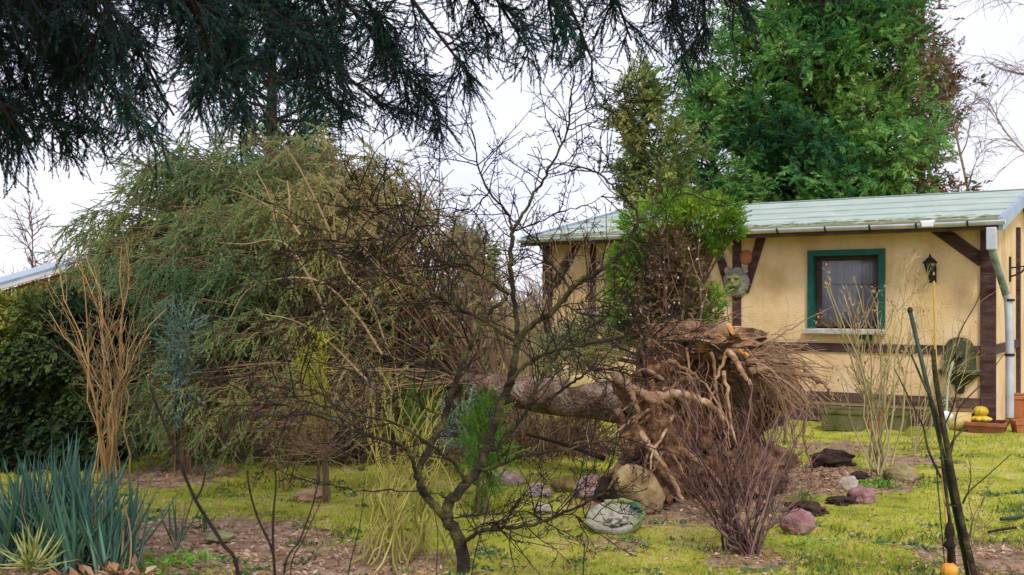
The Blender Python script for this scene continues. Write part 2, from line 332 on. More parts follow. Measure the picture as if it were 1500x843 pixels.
# roof felt: pale green grey, moss gathered towards the eave (local y small)
def roof_mat():
    m = mat('pale green roof felt', [(.33, .40, .36), (.38, .45, .40), (.42, .49, .43)], 2.2, rough=.9, bump=.3, bscale=90)
    t = m.node_tree; n = t.nodes; l = t.links.new; b = n['Principled BSDF']; src = b.inputs['Base Color'].links[0].from_socket
    c = n.new('ShaderNodeTexCoord'); sp = n.new('ShaderNodeSeparateXYZ'); l(c.outputs['Object'], sp.inputs[0])
    z = n.new('ShaderNodeTexNoise'); z.inputs['Scale'].default_value = 9; z.inputs['Detail'].default_value = 8; l(c.outputs['Object'], z.inputs['Vector'])
    mr = n.new('ShaderNodeMapRange'); mr.inputs[1].default_value = -.35; mr.inputs[2].default_value = .55; mr.inputs[3].default_value = .3; mr.inputs[4].default_value = -.16
    l(sp.outputs[1], mr.inputs[0]); ad = n.new('ShaderNodeMath'); l(z.outputs['Fac'], ad.inputs[0]); l(mr.outputs[0], ad.inputs[1])
    r = n.new('ShaderNodeValToRGB'); r.color_ramp.elements[0].position = .52; r.color_ramp.elements[1].position = .66; l(ad.outputs[0], r.inputs[0])
    x = n.new('ShaderNodeMixRGB'); x.inputs[2].default_value = (.15, .17, .07, 1); l(r.outputs[0], x.inputs[0]); l(src, x.inputs[1]); l(x.outputs[0], b.inputs['Base Color'])
    return m
MT['roof'] = roof_mat()

# ================================================================== GROUND
DIRT_C = G(1212, 703)
BROWN = [(G(330, 800), .75, 1.0), (G(470, 830), .7, .9), (G(120, 800), .8, 1), (G(1480, 820), .5, .9), (DIRT_C, .62, 1.5), (G(1010, 735), .9, .8), (G(590, 825), .4, .7),
         (G(260, 695), .6, .7), (G(700, 640), 1.2, .5), (G(1100, 700), .8, .9), (G(900, 800), .3, .4), (G(1240, 655), .7, .5), (G(1330, 675), .35, .6), (G(1090, 815), .35, .6), (G(450, 640), 1.7, .7)]
def brown_at(x, y):
    v = np.zeros_like(x)
    for c, r, k in BROWN: v = np.maximum(v, k * np.exp(-(((x - c[0]) ** 2 + ((y - c[1]) * .9) ** 2) / r ** 2) ** 1.3))
    return v
def hgt(x, y):
    x = np.asarray(x, float); y = np.asarray(y, float); near = np.exp(-(np.maximum(0, np.hypot(x, y - 9) - 8) / 6) ** 2)
    h = .022 * np.sin(x * 1.7 + 1.1 * np.sin(y * 1.3)) * np.cos(y * 1.9 + .4) + .012 * np.sin(x * 5.3 + y * 3.1) * np.sin(y * 6.1 - x * 2) + .006 * np.sin(x * 13 + 2 * np.sin(y * 9)) * np.sin(y * 15 + x * 3)
    d = np.hypot((x - DIRT_C[0]) / 1.1, y - DIRT_C[1]); dm = np.exp(-(d / .48) ** 4)
    h = h + dm * (-.05 + .028 * np.sin(x * 23 + 3 * np.sin(y * 11)) * np.sin(y * 27 + x * 7) + .02 * np.sin(x * 41 + y * 13)) + .05 * np.exp(-((d - .52) / .13) ** 2) * (0.6 + .4 * np.sin(x * 9 + y * 14))
    return h * near
def spaced(n, lo, hi, dense0, dense1, frac=.86):
    k = int(n * (1 - frac) / 2); a = np.linspace(dense0, dense1, n - 2 * k)
    e = (np.linspace(0, 1, k + 1)[1:]) ** 3
    return np.concatenate([(dense0 + (lo - dense0) * e)[::-1], a, dense1 + (hi - dense1) * e])
gx = spaced(300, -400, 400, -6, 7.5); gy = spaced(250, -60, 600, 4.6, 14.5)
X, Y = np.meshgrid(gx, gy, indexing='ij'); Z = hgt(X, Y); nx, ny = X.shape
idx = np.arange(nx * ny).reshape(nx, ny)
g = Geo(); g.add(np.stack([X, Y, Z], -1), None, np.stack([idx[:-1, :-1], idx[1:, :-1], idx[1:, 1:], idx[:-1, 1:]], -1).reshape(-1, 4), brown_at(X, Y).ravel())
def ground_mat():
    m = bpy.data.materials.new('mossy lawn'); m.use_nodes = True; t = m.node_tree; n = t.nodes; l = t.links.new; b = n['Principled BSDF']; b.inputs['Roughness'].default_value = .95; b.inputs['Specular IOR Level'].default_value = .15
    c = n.new('ShaderNodeTexCoord')
    def nz(s_, d): z = n.new('ShaderNodeTexNoise'); z.inputs['Scale'].default_value = s_; z.inputs['Detail'].default_value = d; z.inputs['Roughness'].default_value = .65; l(c.outputs['Object'], z.inputs['Vector']); return z.outputs['Fac']
    def ramp(f, cols, lo=.3, hi=.7):
        r = n.new('ShaderNodeValToRGB'); e = r.color_ramp.elements
        while len(e) < len(cols): e.new(.5)
        for i, q in enumerate(cols): e[i].position = lo + (hi - lo) * i / (len(cols) - 1); e[i].color = (*q, 1)
        l(f, r.inputs[0]); return r.outputs[0]
    moss = ramp(nz(2.2, 8), [(.10, .13, .03), (.34, .37, .03), (.48, .46, .08), (.52, .41, .2)])
    soil = ramp(nz(9, 8), [(.12, .065, .04), (.33, .21, .14), (.52, .39, .29)])
    at = n.new('ShaderNodeAttribute'); at.attribute_name = 'rnd'
    s1 = n.new('ShaderNodeMath'); s1.operation = 'MULTIPLY_ADD'; l(nz(5, 9), s1.inputs[0]); s1.inputs[1].default_value = 1.3; l(at.outputs['Fac'], s1.inputs[2])
    f = ramp(s1.outputs[0], [(0, 0, 0), (1, 1, 1)], .98, 1.3)
    x = n.new('ShaderNodeMixRGB'); l(f, x.inputs[0]); l(moss, x.inputs[1]); l(soil, x.inputs[2]); l(x.outputs[0], b.inputs['Base Color'])
    bp = n.new('ShaderNodeBump'); bp.inputs['Strength'].default_value = .9; bp.inputs['Distance'].default_value = .03; l(nz(45, 8), bp.inputs['Height']); l(bp.outputs[0], b.inputs['Normal'])
    return m
tag(g.build('ground', ground_mat(), smooth=True), kind='structure')

def lawn_points(n, ymin=5.2, ymax=14, pw=1.6):
    u = rng.uniform(0, 1, n); y = ymin * (ymax / ymin) ** (u ** 1.15); x = rng.uniform(-.56, .56, n) * y
    return x, y
# grass and moss blades
x, y = lawn_points(150000); b_ = brown_at(x, y); pat = np.sin(x * 2.3 + 2 * np.sin(y * 1.1)) * np.sin(y * 2.7 + x) + .5 * np.sin(x * 7 + y * 5) * np.sin(y * 9 - x * 3)
k = (b_ + rng.normal(size=len(x)) * .22 < .52) & (np.sin(x * 5 + y * 3.7) * np.sin(y * 6.1 - x * 2.2) + rng.normal(size=len(x)) * .8 > -.7)
x, y, pat = x[k], y[k], pat[k]
pos = np.stack([x, y, hgt(x, y) - .004], -1); d = np.stack([rng.normal(size=len(x)) * .7, rng.normal(size=len(x)) * .7, np.ones(len(x))], -1)
sz = rng.uniform(.014, .04, len(x)) * (1 + .5 * (pat > .8)); g = Geo(); g.inst(T_BLADE, frame(d, roll=rng.uniform(0, 6, len(x))), pos, sz * 1.1, np.clip(.60 - pat * .17 - .06 * np.clip(x, -1.5, 2.2) + .24 * np.sin(x * 1.3 + 2 + .8 * np.sin(y * 2.1)) * np.sin(y * 1.6 + .5 * np.sin(x * 2.3)) + rng.normal(size=len(x)) * .2, 0, 1))
tag(g.build('grass', MT['grass']), 'short yellow green moss and grass over the lawn', 'grass', kind='stuff')
# leaf litter
x, y = lawn_points(26000, 5.2, 12); b_ = brown_at(x, y); k = rng.uniform(size=len(x)) < .14 + b_ * .9; x, y = x[k], y[k]
pos = np.stack([x, y, hgt(x, y) + .006], -1); d = np.stack([rng.normal(size=len(x)), rng.normal(size=len(x)), rng.normal(size=len(x)) * .35], -1)
g = Geo(); g.inst(T_LEAF, frame(d, roll=rng.normal(size=len(x)) * .5), pos, rng.uniform(.02, .055, len(x)), rng.uniform(0, 1, len(x)))
tag(g.build('leaf_litter', MT['litter']), 'brown and pinkish fallen leaves strewn over the bare soil', 'leaves', kind='stuff')
# dark weed tufts
cx_, cy_ = lawn_points(220, 5.5, 10.5); n = 4600; i = rng.integers(0, 220, n); x = cx_[i] + rng.normal(size=n) * .045; y = cy_[i] + rng.normal(size=n) * .035
d = np.stack([rng.normal(size=n), rng.normal(size=n), rng.uniform(.2, 1., n)], -1); g = Geo()
g.inst(T_LEAF, frame(d, roll=rng.normal(size=n)), np.stack([x, y, hgt(x, y)], -1), rng.uniform(.02, .05, n), rng.uniform(0, 1, n))
tag(g.build('lawn_weeds', MT['weed']), 'dark green weed tufts dotted through the yellow green lawn', 'weeds', kind='stuff')
# crumbs of earth on the dug patch
n = 1300; a = rng.uniform(0, 6.28, n); rr = .62 * np.sqrt(rng.uniform(0, 1, n)); x = DIRT_C[0] + rr * 1.15 * np.cos(a); y = DIRT_C[1] + rr * np.sin(a)
OCT = (np.array([[1, 0, 0], [-1, 0, 0], [0, 1, 0], [0, -1, 0], [0, 0, 1], [0, 0, -1]], float), np.array([[0, 2, 4], [2, 1, 4], [1, 3, 4], [3, 0, 4], [2, 0, 5], [1, 2, 5], [3, 1, 5], [0, 3, 5]]))
g = Geo(); g.inst(OCT, frame(rng.normal(size=(n, 3))), np.stack([x, y, hgt(x, y)], -1), rng.uniform(.006, .026, n) ** 1., rng.uniform(0, 1, n))
tag(g.build('soil_crumbs', MT['root']), 'crumbs of reddish brown earth on the dug patch', 'soil', kind='stuff')

# ================================================================== HOUSE
HA = R(-32.2); HO = np.array([5.66, 12.16]); ex = np.array([math.cos(HA), math.sin(HA)]); ey = np.array([-math.sin(HA), math.cos(HA)])
def hp(px, py, d=0.0):
    r = np.array([(px - CX) / F, 1.0]); s_ = (d + HO @ ey) / (r @ ey); q = r * s_ - HO
    return np.array([q @ ex, d, CAMH + (HY - py) / F * s_])
def hw(p): q = HO + ex * p[0] + ey * p[1]; return np.array([q[0], q[1], p[2]])
def hx(px, d=0.): return hp(px, 400, d)[0]
house = thing('bungalow', (HO[0], HO[1], 0), 'ochre rendered bungalow with brown timbers and pale green roof', 'house', rz=HA)
XL = hx(797); WH = 2.42; DEP = 6.0
w1 = (hx(1184), hx(1297), hp(1240, 482)[2], hp(1240, 366)[2]); w2 = (hx(893), hx(985), w1[2], w1[3])
xs = sorted([XL, 0, w1[0], w1[1], w2[0], w2[1]]); zs = [0, w1[2], w1[3], WH]
g = Geo()
def inhole(xa, xb, za, zb):
    for w in (w1, w2):
        if xa >= w[0] - 1e-6 and xb <= w[1] + 1e-6 and za >= w[2] - 1e-6 and zb <= w[3] + 1e-6: return True
for i in range(len(xs) - 1):
    for j in range(3):
        if not inhole(xs[i], xs[i + 1], zs[j], zs[j + 1]):
            g.add([[xs[i], 0, zs[j]], [xs[i + 1], 0, zs[j]], [xs[i + 1], 0, zs[j + 1]], [xs[i], 0, zs[j + 1]]], None, [[0, 1, 2, 3]])
for w in (w1, w2):
    a, b, c, d = w
    for q in ([[a, 0, c], [a, .2, c], [a, .2, d], [a, 0, d]], [[b, 0, c], [b, 0, d], [b, .2, d], [b, .2, c]], [[a, 0, d], [a, .2, d], [b, .2, d], [b, 0, d]], [[a, 0, c], [b, 0, c], [b, .2, c], [a, .2, c]]):
        g.add(q, None, [[0, 1, 2, 3]])
TP = .2; RZ = lambda d: 2.49 + TP * (d + .3) if d <= 3.0 else 2.49 + TP * (6.3 - d)
for x_ in (0, XL):
    g.add([[x_, 0, 0], [x_, DEP, 0], [x_, DEP, WH], [x_, 3, RZ(3) - .04], [x_, 0, WH]], [[2, 3, 4]], [[0, 1, 2, 4]])
g.add([[XL, DEP, 0], [0, DEP, 0], [0, DEP, WH], [XL, DEP, WH]], None, [[0, 1, 2, 3]])
g.build('wall', MT['stucco'], house, local=True)
# roof sheets, course by course
RXL, RXR = XL - .15, .17
ys_ = [-.36, .02, .72, 1.42, 2.12, 3.0]
def sheet(xa, xb, d0, d1, z0, z1, th=.012):
    g = Geo(); g.add([[xa, d0, z0], [xb, d0, z0], [xb, d1, z1], [xa, d1, z1], [xa, d0, z0 - th], [xb, d0, z0 - th], [xb, d1, z1 - th], [xa, d1, z1 - th]], None, [[0, 1, 2, 3], [7, 6, 5, 4], [0, 4, 5, 1], [1, 5, 6, 2], [2, 6, 7, 3], [3, 7, 4, 0]]); return g
for i in range(5):
    cuts = [RXL] + [RXL + (RXR - RXL) * ((k + .5 * (i % 2)) / 3) for k in range(1, 3)] + [RXR]
    for k in range(3):
        sheet(cuts[k] + (.004 if k else 0), cuts[k + 1], ys_[i], ys_[i + 1] + .05, RZ(ys_[i]) + .0085, RZ(ys_[i + 1]) + .003 + .0008 * k).build('roof_sheet', MT['roof'], house, local=True)
for i in range(3):
    d0, d1 = 3 + i * 1.1, 3 + (i + 1) * 1.1
    sheet(RXL, RXR, d0 - (.03 if i else 0), d1, RZ(d0) + (.006 if i else .018), RZ(d1) + .016).build('roof_sheet', MT['roof'], house, local=True)
g = Geo(); m_ = (RXL + RXR) / 2
for (da, db) in ((-.36, 3), (3, 6.3)):
    for zz in (0,):
        g.add([[RXL, da, RZ(da) - .03], [RXR - .03, da, RZ(da) - .03], [RXR - .03, db, RZ(db) - .03], [RXL, db, RZ(db) - .03], [RXL, da, RZ(da) - .11], [RXR - .03, da, RZ(da) - .11], [RXR - .03, db, RZ(db) - .11], [RXL, db, RZ(db) - .11]], None, [[0, 1, 2, 3], [7, 6, 5, 4], [0, 4, 5, 1], [1, 5, 6, 2], [3, 7, 4, 0], [2, 6, 7, 3]])
g.build('roof_deck', MT['sill_timber'], house, local=True)
for xa in (RXR - .02, RXL - .03):
    g = Geo()
    for da, db in ((-.38, 3.001), (3.001, 6.32)):
        g.add([[xa, da, RZ(da) + .035], [xa + .05, da, RZ(da) + .035], [xa + .05, db, RZ(db) + .035], [xa, db, RZ(db) + .035], [xa, da, RZ(da) - .12], [xa + .05, da, RZ(da) - .12], [xa + .05, db, RZ(db) - .12], [xa, db, RZ(db) - .12]], None, [[0, 1, 2, 3], [7, 6, 5, 4], [0, 4, 5, 1], [1, 5, 6, 2], [2, 6, 7, 3], [3, 7, 4, 0]])
    g.build('verge_trim', MT['verge'], house, local=True)
# gutter: half-round trough
g = Geo(); K = 40; xx = np.linspace(RXL - .03, RXR + .06, K); an = np.linspace(np.pi, 2 * np.pi, 9); gr = .055; GY, GZ = -.43, 2.47
prof = [(GY + gr * math.cos(a), GZ + gr * math.sin(a) + .0) for a in an]; pin = [(GY + (gr - .006) * math.cos(a), GZ + (gr - .006) * math.sin(a)) for a in an[::-1]]
pr = prof + pin; n = len(pr)
V = np.array([[q, p_[0], p_[1] + .004 * math.sin(q * 2.1)] for q in xx for p_ in pr]); ii = np.arange(K * n).reshape(K, n)
g.add(V, None, np.stack([ii[:-1], ii[1:], np.roll(ii, -1, 1)[1:], np.roll(ii, -1, 1)[:-1]], -1).reshape(-1, 4))
gut = g.build('gutter', MT['gutter'], house, smooth=True, local=True)
for px in (812, 862, 915, 1010, 1075, 1140, 1210, 1275, 1343, 1418):
    x_ = hx(px, GY); g = Geo(); g.tubes(np.array([[x_, GY + (gr + .007) * math.cos(a), GZ + (gr + .007) * math.sin(a)] for a in np.linspace(np.pi * .98, 2 * np.pi * 1.01, 9)]), np.full(9, .011), 5); g.box((x_, GY + .12, GZ + .008), (.012, .07, .004)); g.build('gutter_bracket', MT['bracket'], gut, local=True)
x_ = hx(1360, GY); g = Geo(); g.box((x_, GY - .035, GZ - .02), (.065, .045, .03)); g.tubes(np.array([[x_ - .08, GY - .05, GZ + .01], [x_ + .08, GY - .05, GZ + .012]]), np.full(2, .018), 8, cap=True); g.build('gutter_joint', MT['white'], gut, bevel=.008, local=True)
# downpipe
box_t = hp(1453, 336, -.40); pth = [hp(1453, 350, -.40), hp(1454, 368, -.40), hp(1462, 395, -.25), hp(1473, 430, -.02), hp(1477, 445, .02), hp(1479, 500, .02), hp(1479, 560, .02), hp(1479, 612, .02)]
g = Geo(); g.box((box_t[0], GY + .01, hp(1453, 350, -.4)[2]), (.055, .05, .13)); dp = g.build('downpipe', MT['gutter'], house, bevel=.012, local=True)
p_ = smooth_path(pth, 5); g = Geo(); g.tubes(p_[:16], np.full(16, .043), 12); g.build('pipe_bend', MT['pipe'], dp, smooth=True, local=True)
g = Geo(); g.tubes(p_[15:], np.full(len(p_) - 15, .047), 12); g.build('pipe_length', MT['gutter'], dp, smooth=True, local=True)
for t_ in (440, 520):
    c_ = hp(1479, t_, .02); g = Geo(); g.lathe([[.05, -.015], [.056, -.015], [.056, .015], [.05, .015]], 14, c_); g.build('pipe_clamp', MT['bracket'], dp, local=True)
# timbers
def beam(pa, pb, wd, name='beam', proud=.022, m=None, lab=None):
    a, b = np.array(pa), np.array(pb); d = b - a; d = d / np.linalg.norm(d); s_ = np.array([-d[2], 0, d[0]]) * wd / 2
    g = Geo(); y0, y1 = -proud, -.001
    pts = [a - s_, b - s_, b + s_, a + s_]
    g.add([[p[0], y0, p[2]] for p in pts] + [[p[0], y1, p[2]] for p in pts], None, [[0, 1, 2, 3], [7, 6, 5, 4], [0, 4, 5, 1], [1, 5, 6, 2], [2, 6, 7, 3], [3, 7, 4, 0]])
    o = g.build(name, m or MT['timber'], house, local=True)
    mo = o.modifiers.new('bevel', 'BEVEL'); mo.width = .006; mo.segments = 1
    return o
zmid = hp(1260, 510)[2]; zbot = hp(1260, 583)[2]
xp = hx(1080); xc = hx(1448)
beam((xc, 0, 0), (xc, 0, 2.40), .17, 'corner_post', .045)
beam((xp, 0, zmid + .055), (xp, 0, 2.40), .12, 'post', .03)
beam((XL + .07, 0, 0), (XL + .07, 0, 2.40), .16, 'corner_post', .04)
beam((XL + .17, 0, zmid), (xc - .09, 0, zmid), .11, 'rail', .026)
beam((XL + .17, 0, zbot), (xc - .09, 0, zbot), .12, 'sill_beam', .034, MT['sill_timber'])
beam(hp(1370, 333), hp(1440, 383), .15, 'brace', .028)
beam(hp(1091, 428), hp(1117, 344), .12, 'brace', .024); beam(hp(1070, 428), hp(1046, 344), .12, 'brace', .024)
beam(hp(812, 420), hp(850, 350), .14, 'brace', .024); xm = hx(868); beam((xm, 0, zmid + .055), (xm, 0, 2.40), .12, 'post', .03)
beam((xp, 0, 0), (xp, 0, zbot - .07), .12, 'post', .03); beam((xp, 0, zbot + .062), (xp, 0, zmid - .056), .12, 'post', .03)
# plinth
g = Geo(); g.box((XL / 2, -.004, .11), (-XL / 2 - .09, .02, .11)); g.build('plinth', MT['sill_timber'], house, local=True)
# windows
for w in (w1, w2):
    a, b, c, d = w; t = .075
    g = Geo()
    for q in (((a + t / 2, .03, (c + d) / 2), (t / 2, .075, (d - c) / 2)), ((b - t / 2, .03, (c + d) / 2), (t / 2, .075, (d - c) / 2)), (((a + b) / 2, .03, d - t / 2), ((b - a) / 2 - t, .073, t / 2))): g.box(*q)
    wf = g.build('window', MT['teal'], house, local=True)
    g = Geo(); f = .06; i0, i1, j0, j1 = a + t, b - t, c + .02, d - t
    for q in (((i0 + f / 2, .13, (j0 + j1) / 2), (f / 2, .025, (j1 - j0) / 2)), ((i1 - f / 2, .13, (j0 + j1) / 2), (f / 2, .025, (j1 - j0) / 2)), (((i0 + i1) / 2, .13, j1 - f / 2), ((i1 - i0) / 2 - f, .024, f / 2)), (((i0 + i1) / 2, .13, j0 + f / 2), ((i1 - i0) / 2 - f, .024, f / 2))): g.box(*q)
    g.build('sash', MT['plum'], wf, local=True, bevel=.006)
    g = Geo(); g.box(((i0 + i1) / 2, .137, (j0 + j1) / 2), ((i1 - i0) / 2 - f, .003, (j1 - j0) / 2 - f)); g.build('pane', MT['glass'], wf, local=True)
    g = Geo(); K = 60; xx = np.linspace(i0 + .01, i1 - .01, K); yy = .215 + .018 * np.sin(xx * 60) + .01 * np.sin(xx * 23)
    V = np.array([[q, r_, zz] for zz in (j0, j1) for q, r_ in zip(xx, yy)]); ii = np.arange(2 * K).reshape(2, K)
    g.add(V, None, np.stack([ii[0, :-1], ii[0, 1:], ii[1, 1:], ii[1, :-1]], -1)); g.build('curtain', MT['curtain'], wf, smooth=True, local=True)
    g = Geo(); zz = j0 + (j1 - j0) * .60
    for q in np.linspace(i0 + .1, i1 - .1, 22): g.box((q, .185, zz + .004 * math.sin(q * 50)), (.011, .003, .007))
    g.build('lace_band', MT['lace'], wf, local=True)
    g = Geo(); g.box(((a + b) / 2 - .02, -.03, c - .035), ((b - a) / 2 + .03, .09, .033)); g.build('window_sill', MT['concrete'], wf, local=True, bevel=.012)
    g = Geo(); g.add([[a, .32, c], [b, .32, c], [b, .32, d], [a, .32, d]], None, [[0, 1, 2, 3]]); g.build('room_dark_panel', MT['mouth'], wf, local=True)  # near-black panel stands in for the unlit room behind the curtain
# end wall timber
g = Geo(); g.box((.02, 2.85, 1.3), (.03, .07, 1.3)); g.build('post', MT['timber'], house, local=True)
g = Geo(); g.box((.02, 1.42, zmid), (.024, 1.35, .055)); g.build('rail', MT['timber'], house, local=True)

# ---- things on the house wall
def on_wall(name, px, py, label, cat, d=0.):
    q = hp(px, py, d); o = thing(name, hw(q), label, cat, rz=HA); return o
def ico(sub, rad=(1, 1, 1), amp=0, sc_=2., seed=0):
    bm = bmesh.new(); bmesh.ops.create_icosphere(bm, subdivisions=sub, radius=1); V = np.array([v.co[:] for v in bm.verts]); T = np.array([[v.index for v in f.verts] for f in bm.faces]); bm.free()
    if amp: V = V * (1 + amp * fbm(V + seed * 5.3, sc_, 4))[:, None]
    return V * np.array(rad), T
o = on_wall('lion_mask', 1079, 414, 'round grey stone lion head mask where the brown braces meet', 'mask', -.03)
V, T = ico(4, (.175, .07, .195), .16, 4.5, 1); V[:, 1] = np.minimum(V[:, 1], .03); Geo().add(V, T).build('mane', MT['stone_grey'], o, True, local=True)
g = Geo(); V, T = ico(3, (.105, .085, .125), .05, 3, 2); g.add(V + [-.01, -.045, .02], T); V, T = ico(2, (.03, .035, .05)); g.add(V + [-.012, -.13, .01], T)
for sx in (-1, 1): V, T = ico(2, (.045, .04, .035)); g.add(V + [sx * .032 - .012, -.118, -.04], T); V, T = ico(2, (.045, .03, .018)); g.add(V + [sx * .05 - .01, -.115, .062], T)
g.build('face', MT['stone_green'], o, True, local=True)
g = Geo(); V, T = ico(2, (.045, .02, .022)); g.add(V + [-.012, -.125, -.085], T)
for sx in (-1, 1): V, T = ico(2, (.016, .01, .01)); g.add(V + [sx * .045 - .01, -.125, .035], T)
g.build('mouth', MT['mouth'], o, True, local=True)  # raised lumps, hollow shade of mouth and eyes put in as dark colour
for sx in (-1, 1): g = Geo(); V, T = ico(2, (.045, .03, .055), .1, 3, sx + 3); g.add(V + [sx * .125, -.02, .16], T); g.build('ear', MT['stone_grey'], o, True, local=True)
# terracotta sun
o = on_wall('terracotta_disc', 1093, 377, 'small rusty red round ornament between two timber braces', 'wall ornament', -.012)
g = Geo(); V, T = ico(3, (.075, .02, .085), .08, 3, 7); g.add(V, T); g.build('disc', MT['terracotta'], o, True, local=True)
g = Geo(); an = np.linspace(0, 6.283, 17); g.tubes(np.stack([.078 * np.cos(an), np.full(17, -.006), .088 * np.sin(an)], -1), np.full(17, .012), 6); g.build('rim', MT['terracotta'], o, True, local=True)
# wall lantern
o = on_wall('wall_lantern', 1365, 392, 'black four sided wall lantern to the right of the window', 'lantern', 0)
g = Geo(); g.box((.01, -.012, -.085), (.045, .012, .1)); g.build('back_plate', MT['bracket'], o, local=True, bevel=.008)
g = Geo(); g.tubes(smooth_path([(.01, -.02, -.14), (.02, -.09, -.15), (.0, -.13, -.09), (0, -.12, -.045)], 6), np.full(19, .012), 8); V, T = ico(2, (.03, .03, .04)); g.add(V + [.01, -.03, -.14], T); g.build('arm', MT['bracket'], o, True, local=True)
c_ = np.array([0, -.12, 0])
g = Geo(); g.lathe([[.0, .16], [.012, .155], [.014, .125], [.03, .115], [.088, .055], [.088, .045], [.0, .05]], 4, c_); g.build('lantern_roof', MT['bracket'], o, local=True)
g = Geo(); g.lathe([[.062, .047], [.036, -.05], [.0, -.05]], 4, c_); g.build('lantern_glass', MT['glass'], o, local=True)
g = Geo()
for k in range(4): a = k * np.pi / 2; g.tubes(np.array([c_ + [.066 * math.cos(a), .066 * math.sin(a), .047], c_ + [.04 * math.cos(a), .04 * math.sin(a), -.052]]), np.full(2, .007), 5)
g.lathe([[.0, -.07], [.03, -.065], [.045, -.05], [.0, -.045]], 8, c_); V, T = ico(2, (.02, .02, .035)); g.add(V + c_ + [0, 0, -.01], T); g.build('lantern_frame', MT['bracket'], o, local=True)
# end-wall lantern on scroll bracket
q = hw((0, 2.0, CAMH + (HY - 395) / F * 13.9)); o = thing('bracket_lantern', q, 'dark wrought iron lantern on a scroll bracket by the downpipe', 'lantern', rz=HA)
g = Geo(); g.box((.012, 0, 0), (.012, .03, .17)); g.build('wall_plate', MT['bracket'], o, local=True)
g = Geo(); g.tubes(smooth_path([(.02, 0, -.1), (.15, 0, -.04), (.22, 0, .06), (.3, 0, .08), (.33, 0, .02)], 6), np.full(25, .012), 6); g.tubes(np.array([(.02, 0, .02), (.33, 0, .05)]), np.full(2, .01), 6); g.build('arm', MT['bracket'], o, local=True)
g = Geo(); g.lathe([[0, .0], [.02, -.02], [.1, -.09], [.1, -.1], [.075, -.1], [.05, -.3], [.07, -.31], [0, -.33]], 6, (.33, 0, .02)); g.build('lantern_body', MT['bracket'], o, local=True)
# wall fountain
o = on_wall('wall_fountain', 1406, 545, 'dark green wall fountain basin hung beneath the lantern', 'fountain', 0)
g = Geo(); an = np.linspace(0, np.pi, 13); top = [(.155 * math.cos(a), .30 + .12 * math.sin(a)) for a in an]; pr = [(-.19, 0), (.19, 0), (.18, .2)] + top + [(-.18, .2)]
n = len(pr); V = [[p[0], -.05, p[1]] for p in pr] + [[p[0], -.002, p[1]] for p in pr] + [[0, -.05, .2]]
T = [[i, (i + 1) % n, 2 * n] for i in range(n)]; Q = [[i, n + i, n + (i + 1) % n, (i + 1) % n] for i in range(n)]; g.add(V, T, Q); g.build('back_panel', MT['basin'], o, local=True)
def halfbowl(prof, sy=1.):
    g = Geo(); an = np.linspace(np.pi, 2 * np.pi, 15); V = np.array([[r_ * math.cos(a), r_ * math.sin(a) * sy - .003, z] for r_, z in prof for a in an]); ii = np.arange(len(V)).reshape(len(prof), 15)
    g.add(V, None, np.stack([ii[:-1, :-1], ii[:-1, 1:], ii[1:, 1:], ii[1:, :-1]], -1).reshape(-1, 4)); return g
halfbowl([(.0, -.27), (.05, -.25), (.06, -.17), (.1, -.14), (.2, -.05), (.215, -.045), (.215, -.01), (.24, -.008), (.24, .02), (.2, .02), (.17, -.05), (.0, -.09)], .9).build('basin', MT['basin'], o, True, local=True)
halfbowl([(.242, .018), (.244, .03), (.2, .03)], .9).build('basin_rim', MT['trough'], o, True, local=True)
g = Geo(); V, T = ico(2, (.05, .05, .055), .1, 3); g.add(V + [0, -.06, .2], T); g.build('spout', MT['basin'], o, True, local=True)
# bird ornament under the sill
o = on_wall('bird_ornament', 1266, 492, 'small dark green bird ornament hanging below the window sill', 'ornament', -.06)
g = Geo(); V, T = ico(3, (.10, .035, .045)); V[:, 2] -= .35 * V[:, 0] ** 2 * 4 * np.sign(V[:, 0]) * .2; g.add(V, T); V, T = ico(2, (.035, .03, .035)); g.add(V + [-.09, 0, .03], T); g.build('body', MT['stake'], o, True, local=True)
g = Geo(); g.add([[.04, 0, .02], [.13, -.01, .03], [.05, -.02, -.16], [.02, 0, -.06], [.07, .014, -.02]], [[0, 1, 4], [1, 2, 4], [2, 3, 4], [3, 0, 4], [0, 3, 2], [0, 2, 1]]); g.build('tail', MT['stake'], o, local=True)
# ---- pots and troughs along the house
def wp(px, py, Yb=None): return G(px, py)
def planter(px, py, wpx, hpx, name, label, m, cat='planter', tap=.85, rz=HA, soil=True, depth=.3):
    q = G(px, py); s_ = q[1] / F; wd, ht = wpx * s_ / 2, hpx * s_
    o = thing(name, q, label, cat, rz=rz); g = Geo(); dp_ = min(depth, wd)
    pr = [(tap, 0), (1, ht), (1.06, ht), (1.06, ht - .03), (.97, ht - .03)]
    def ring(k, z): return [[-wd * k, -dp_ * k, z], [wd * k, -dp_ * k, z], [wd * k, dp_ * k, z], [-wd * k, dp_ * k, z]]
    lv = [(tap, 0), (.985, ht - .045), (1.05, ht - .045), (1.05, ht), (.93, ht), (.9, ht - .06)]
    V = sum([ring(k, z) for k, z in lv], []); Q = [[0, 3, 2, 1]]
    for i in range(len(lv) - 1):
        for k in range(4): Q.append([i * 4 + k, i * 4 + (k + 1) % 4, i * 4 + 4 + (k + 1) % 4, i * 4 + 4 + k])
    g.add(V, None, Q); g.build('body', m, o, local=True, bevel=.008)
    if soil: g = Geo(); V, T = ico(2, (wd * .9, dp_ * .9, .05), .3, 4); V[:, 2] = np.maximum(V[:, 2], 0); g.add(V + [0, 0, ht - .06], T); g.build('soil', MT['clod'], o, local=True)
    return o
planter(1238, 629, 56, 30, 'stone_trough', 'mossy green oblong trough on the grass against the house', MT['trough'], 'trough', .96)
planter(1312, 629, 34, 26, 'stone_trough', 'dark mossy trough behind the pale bare shrub', MT['trough'], 'trough', .92)
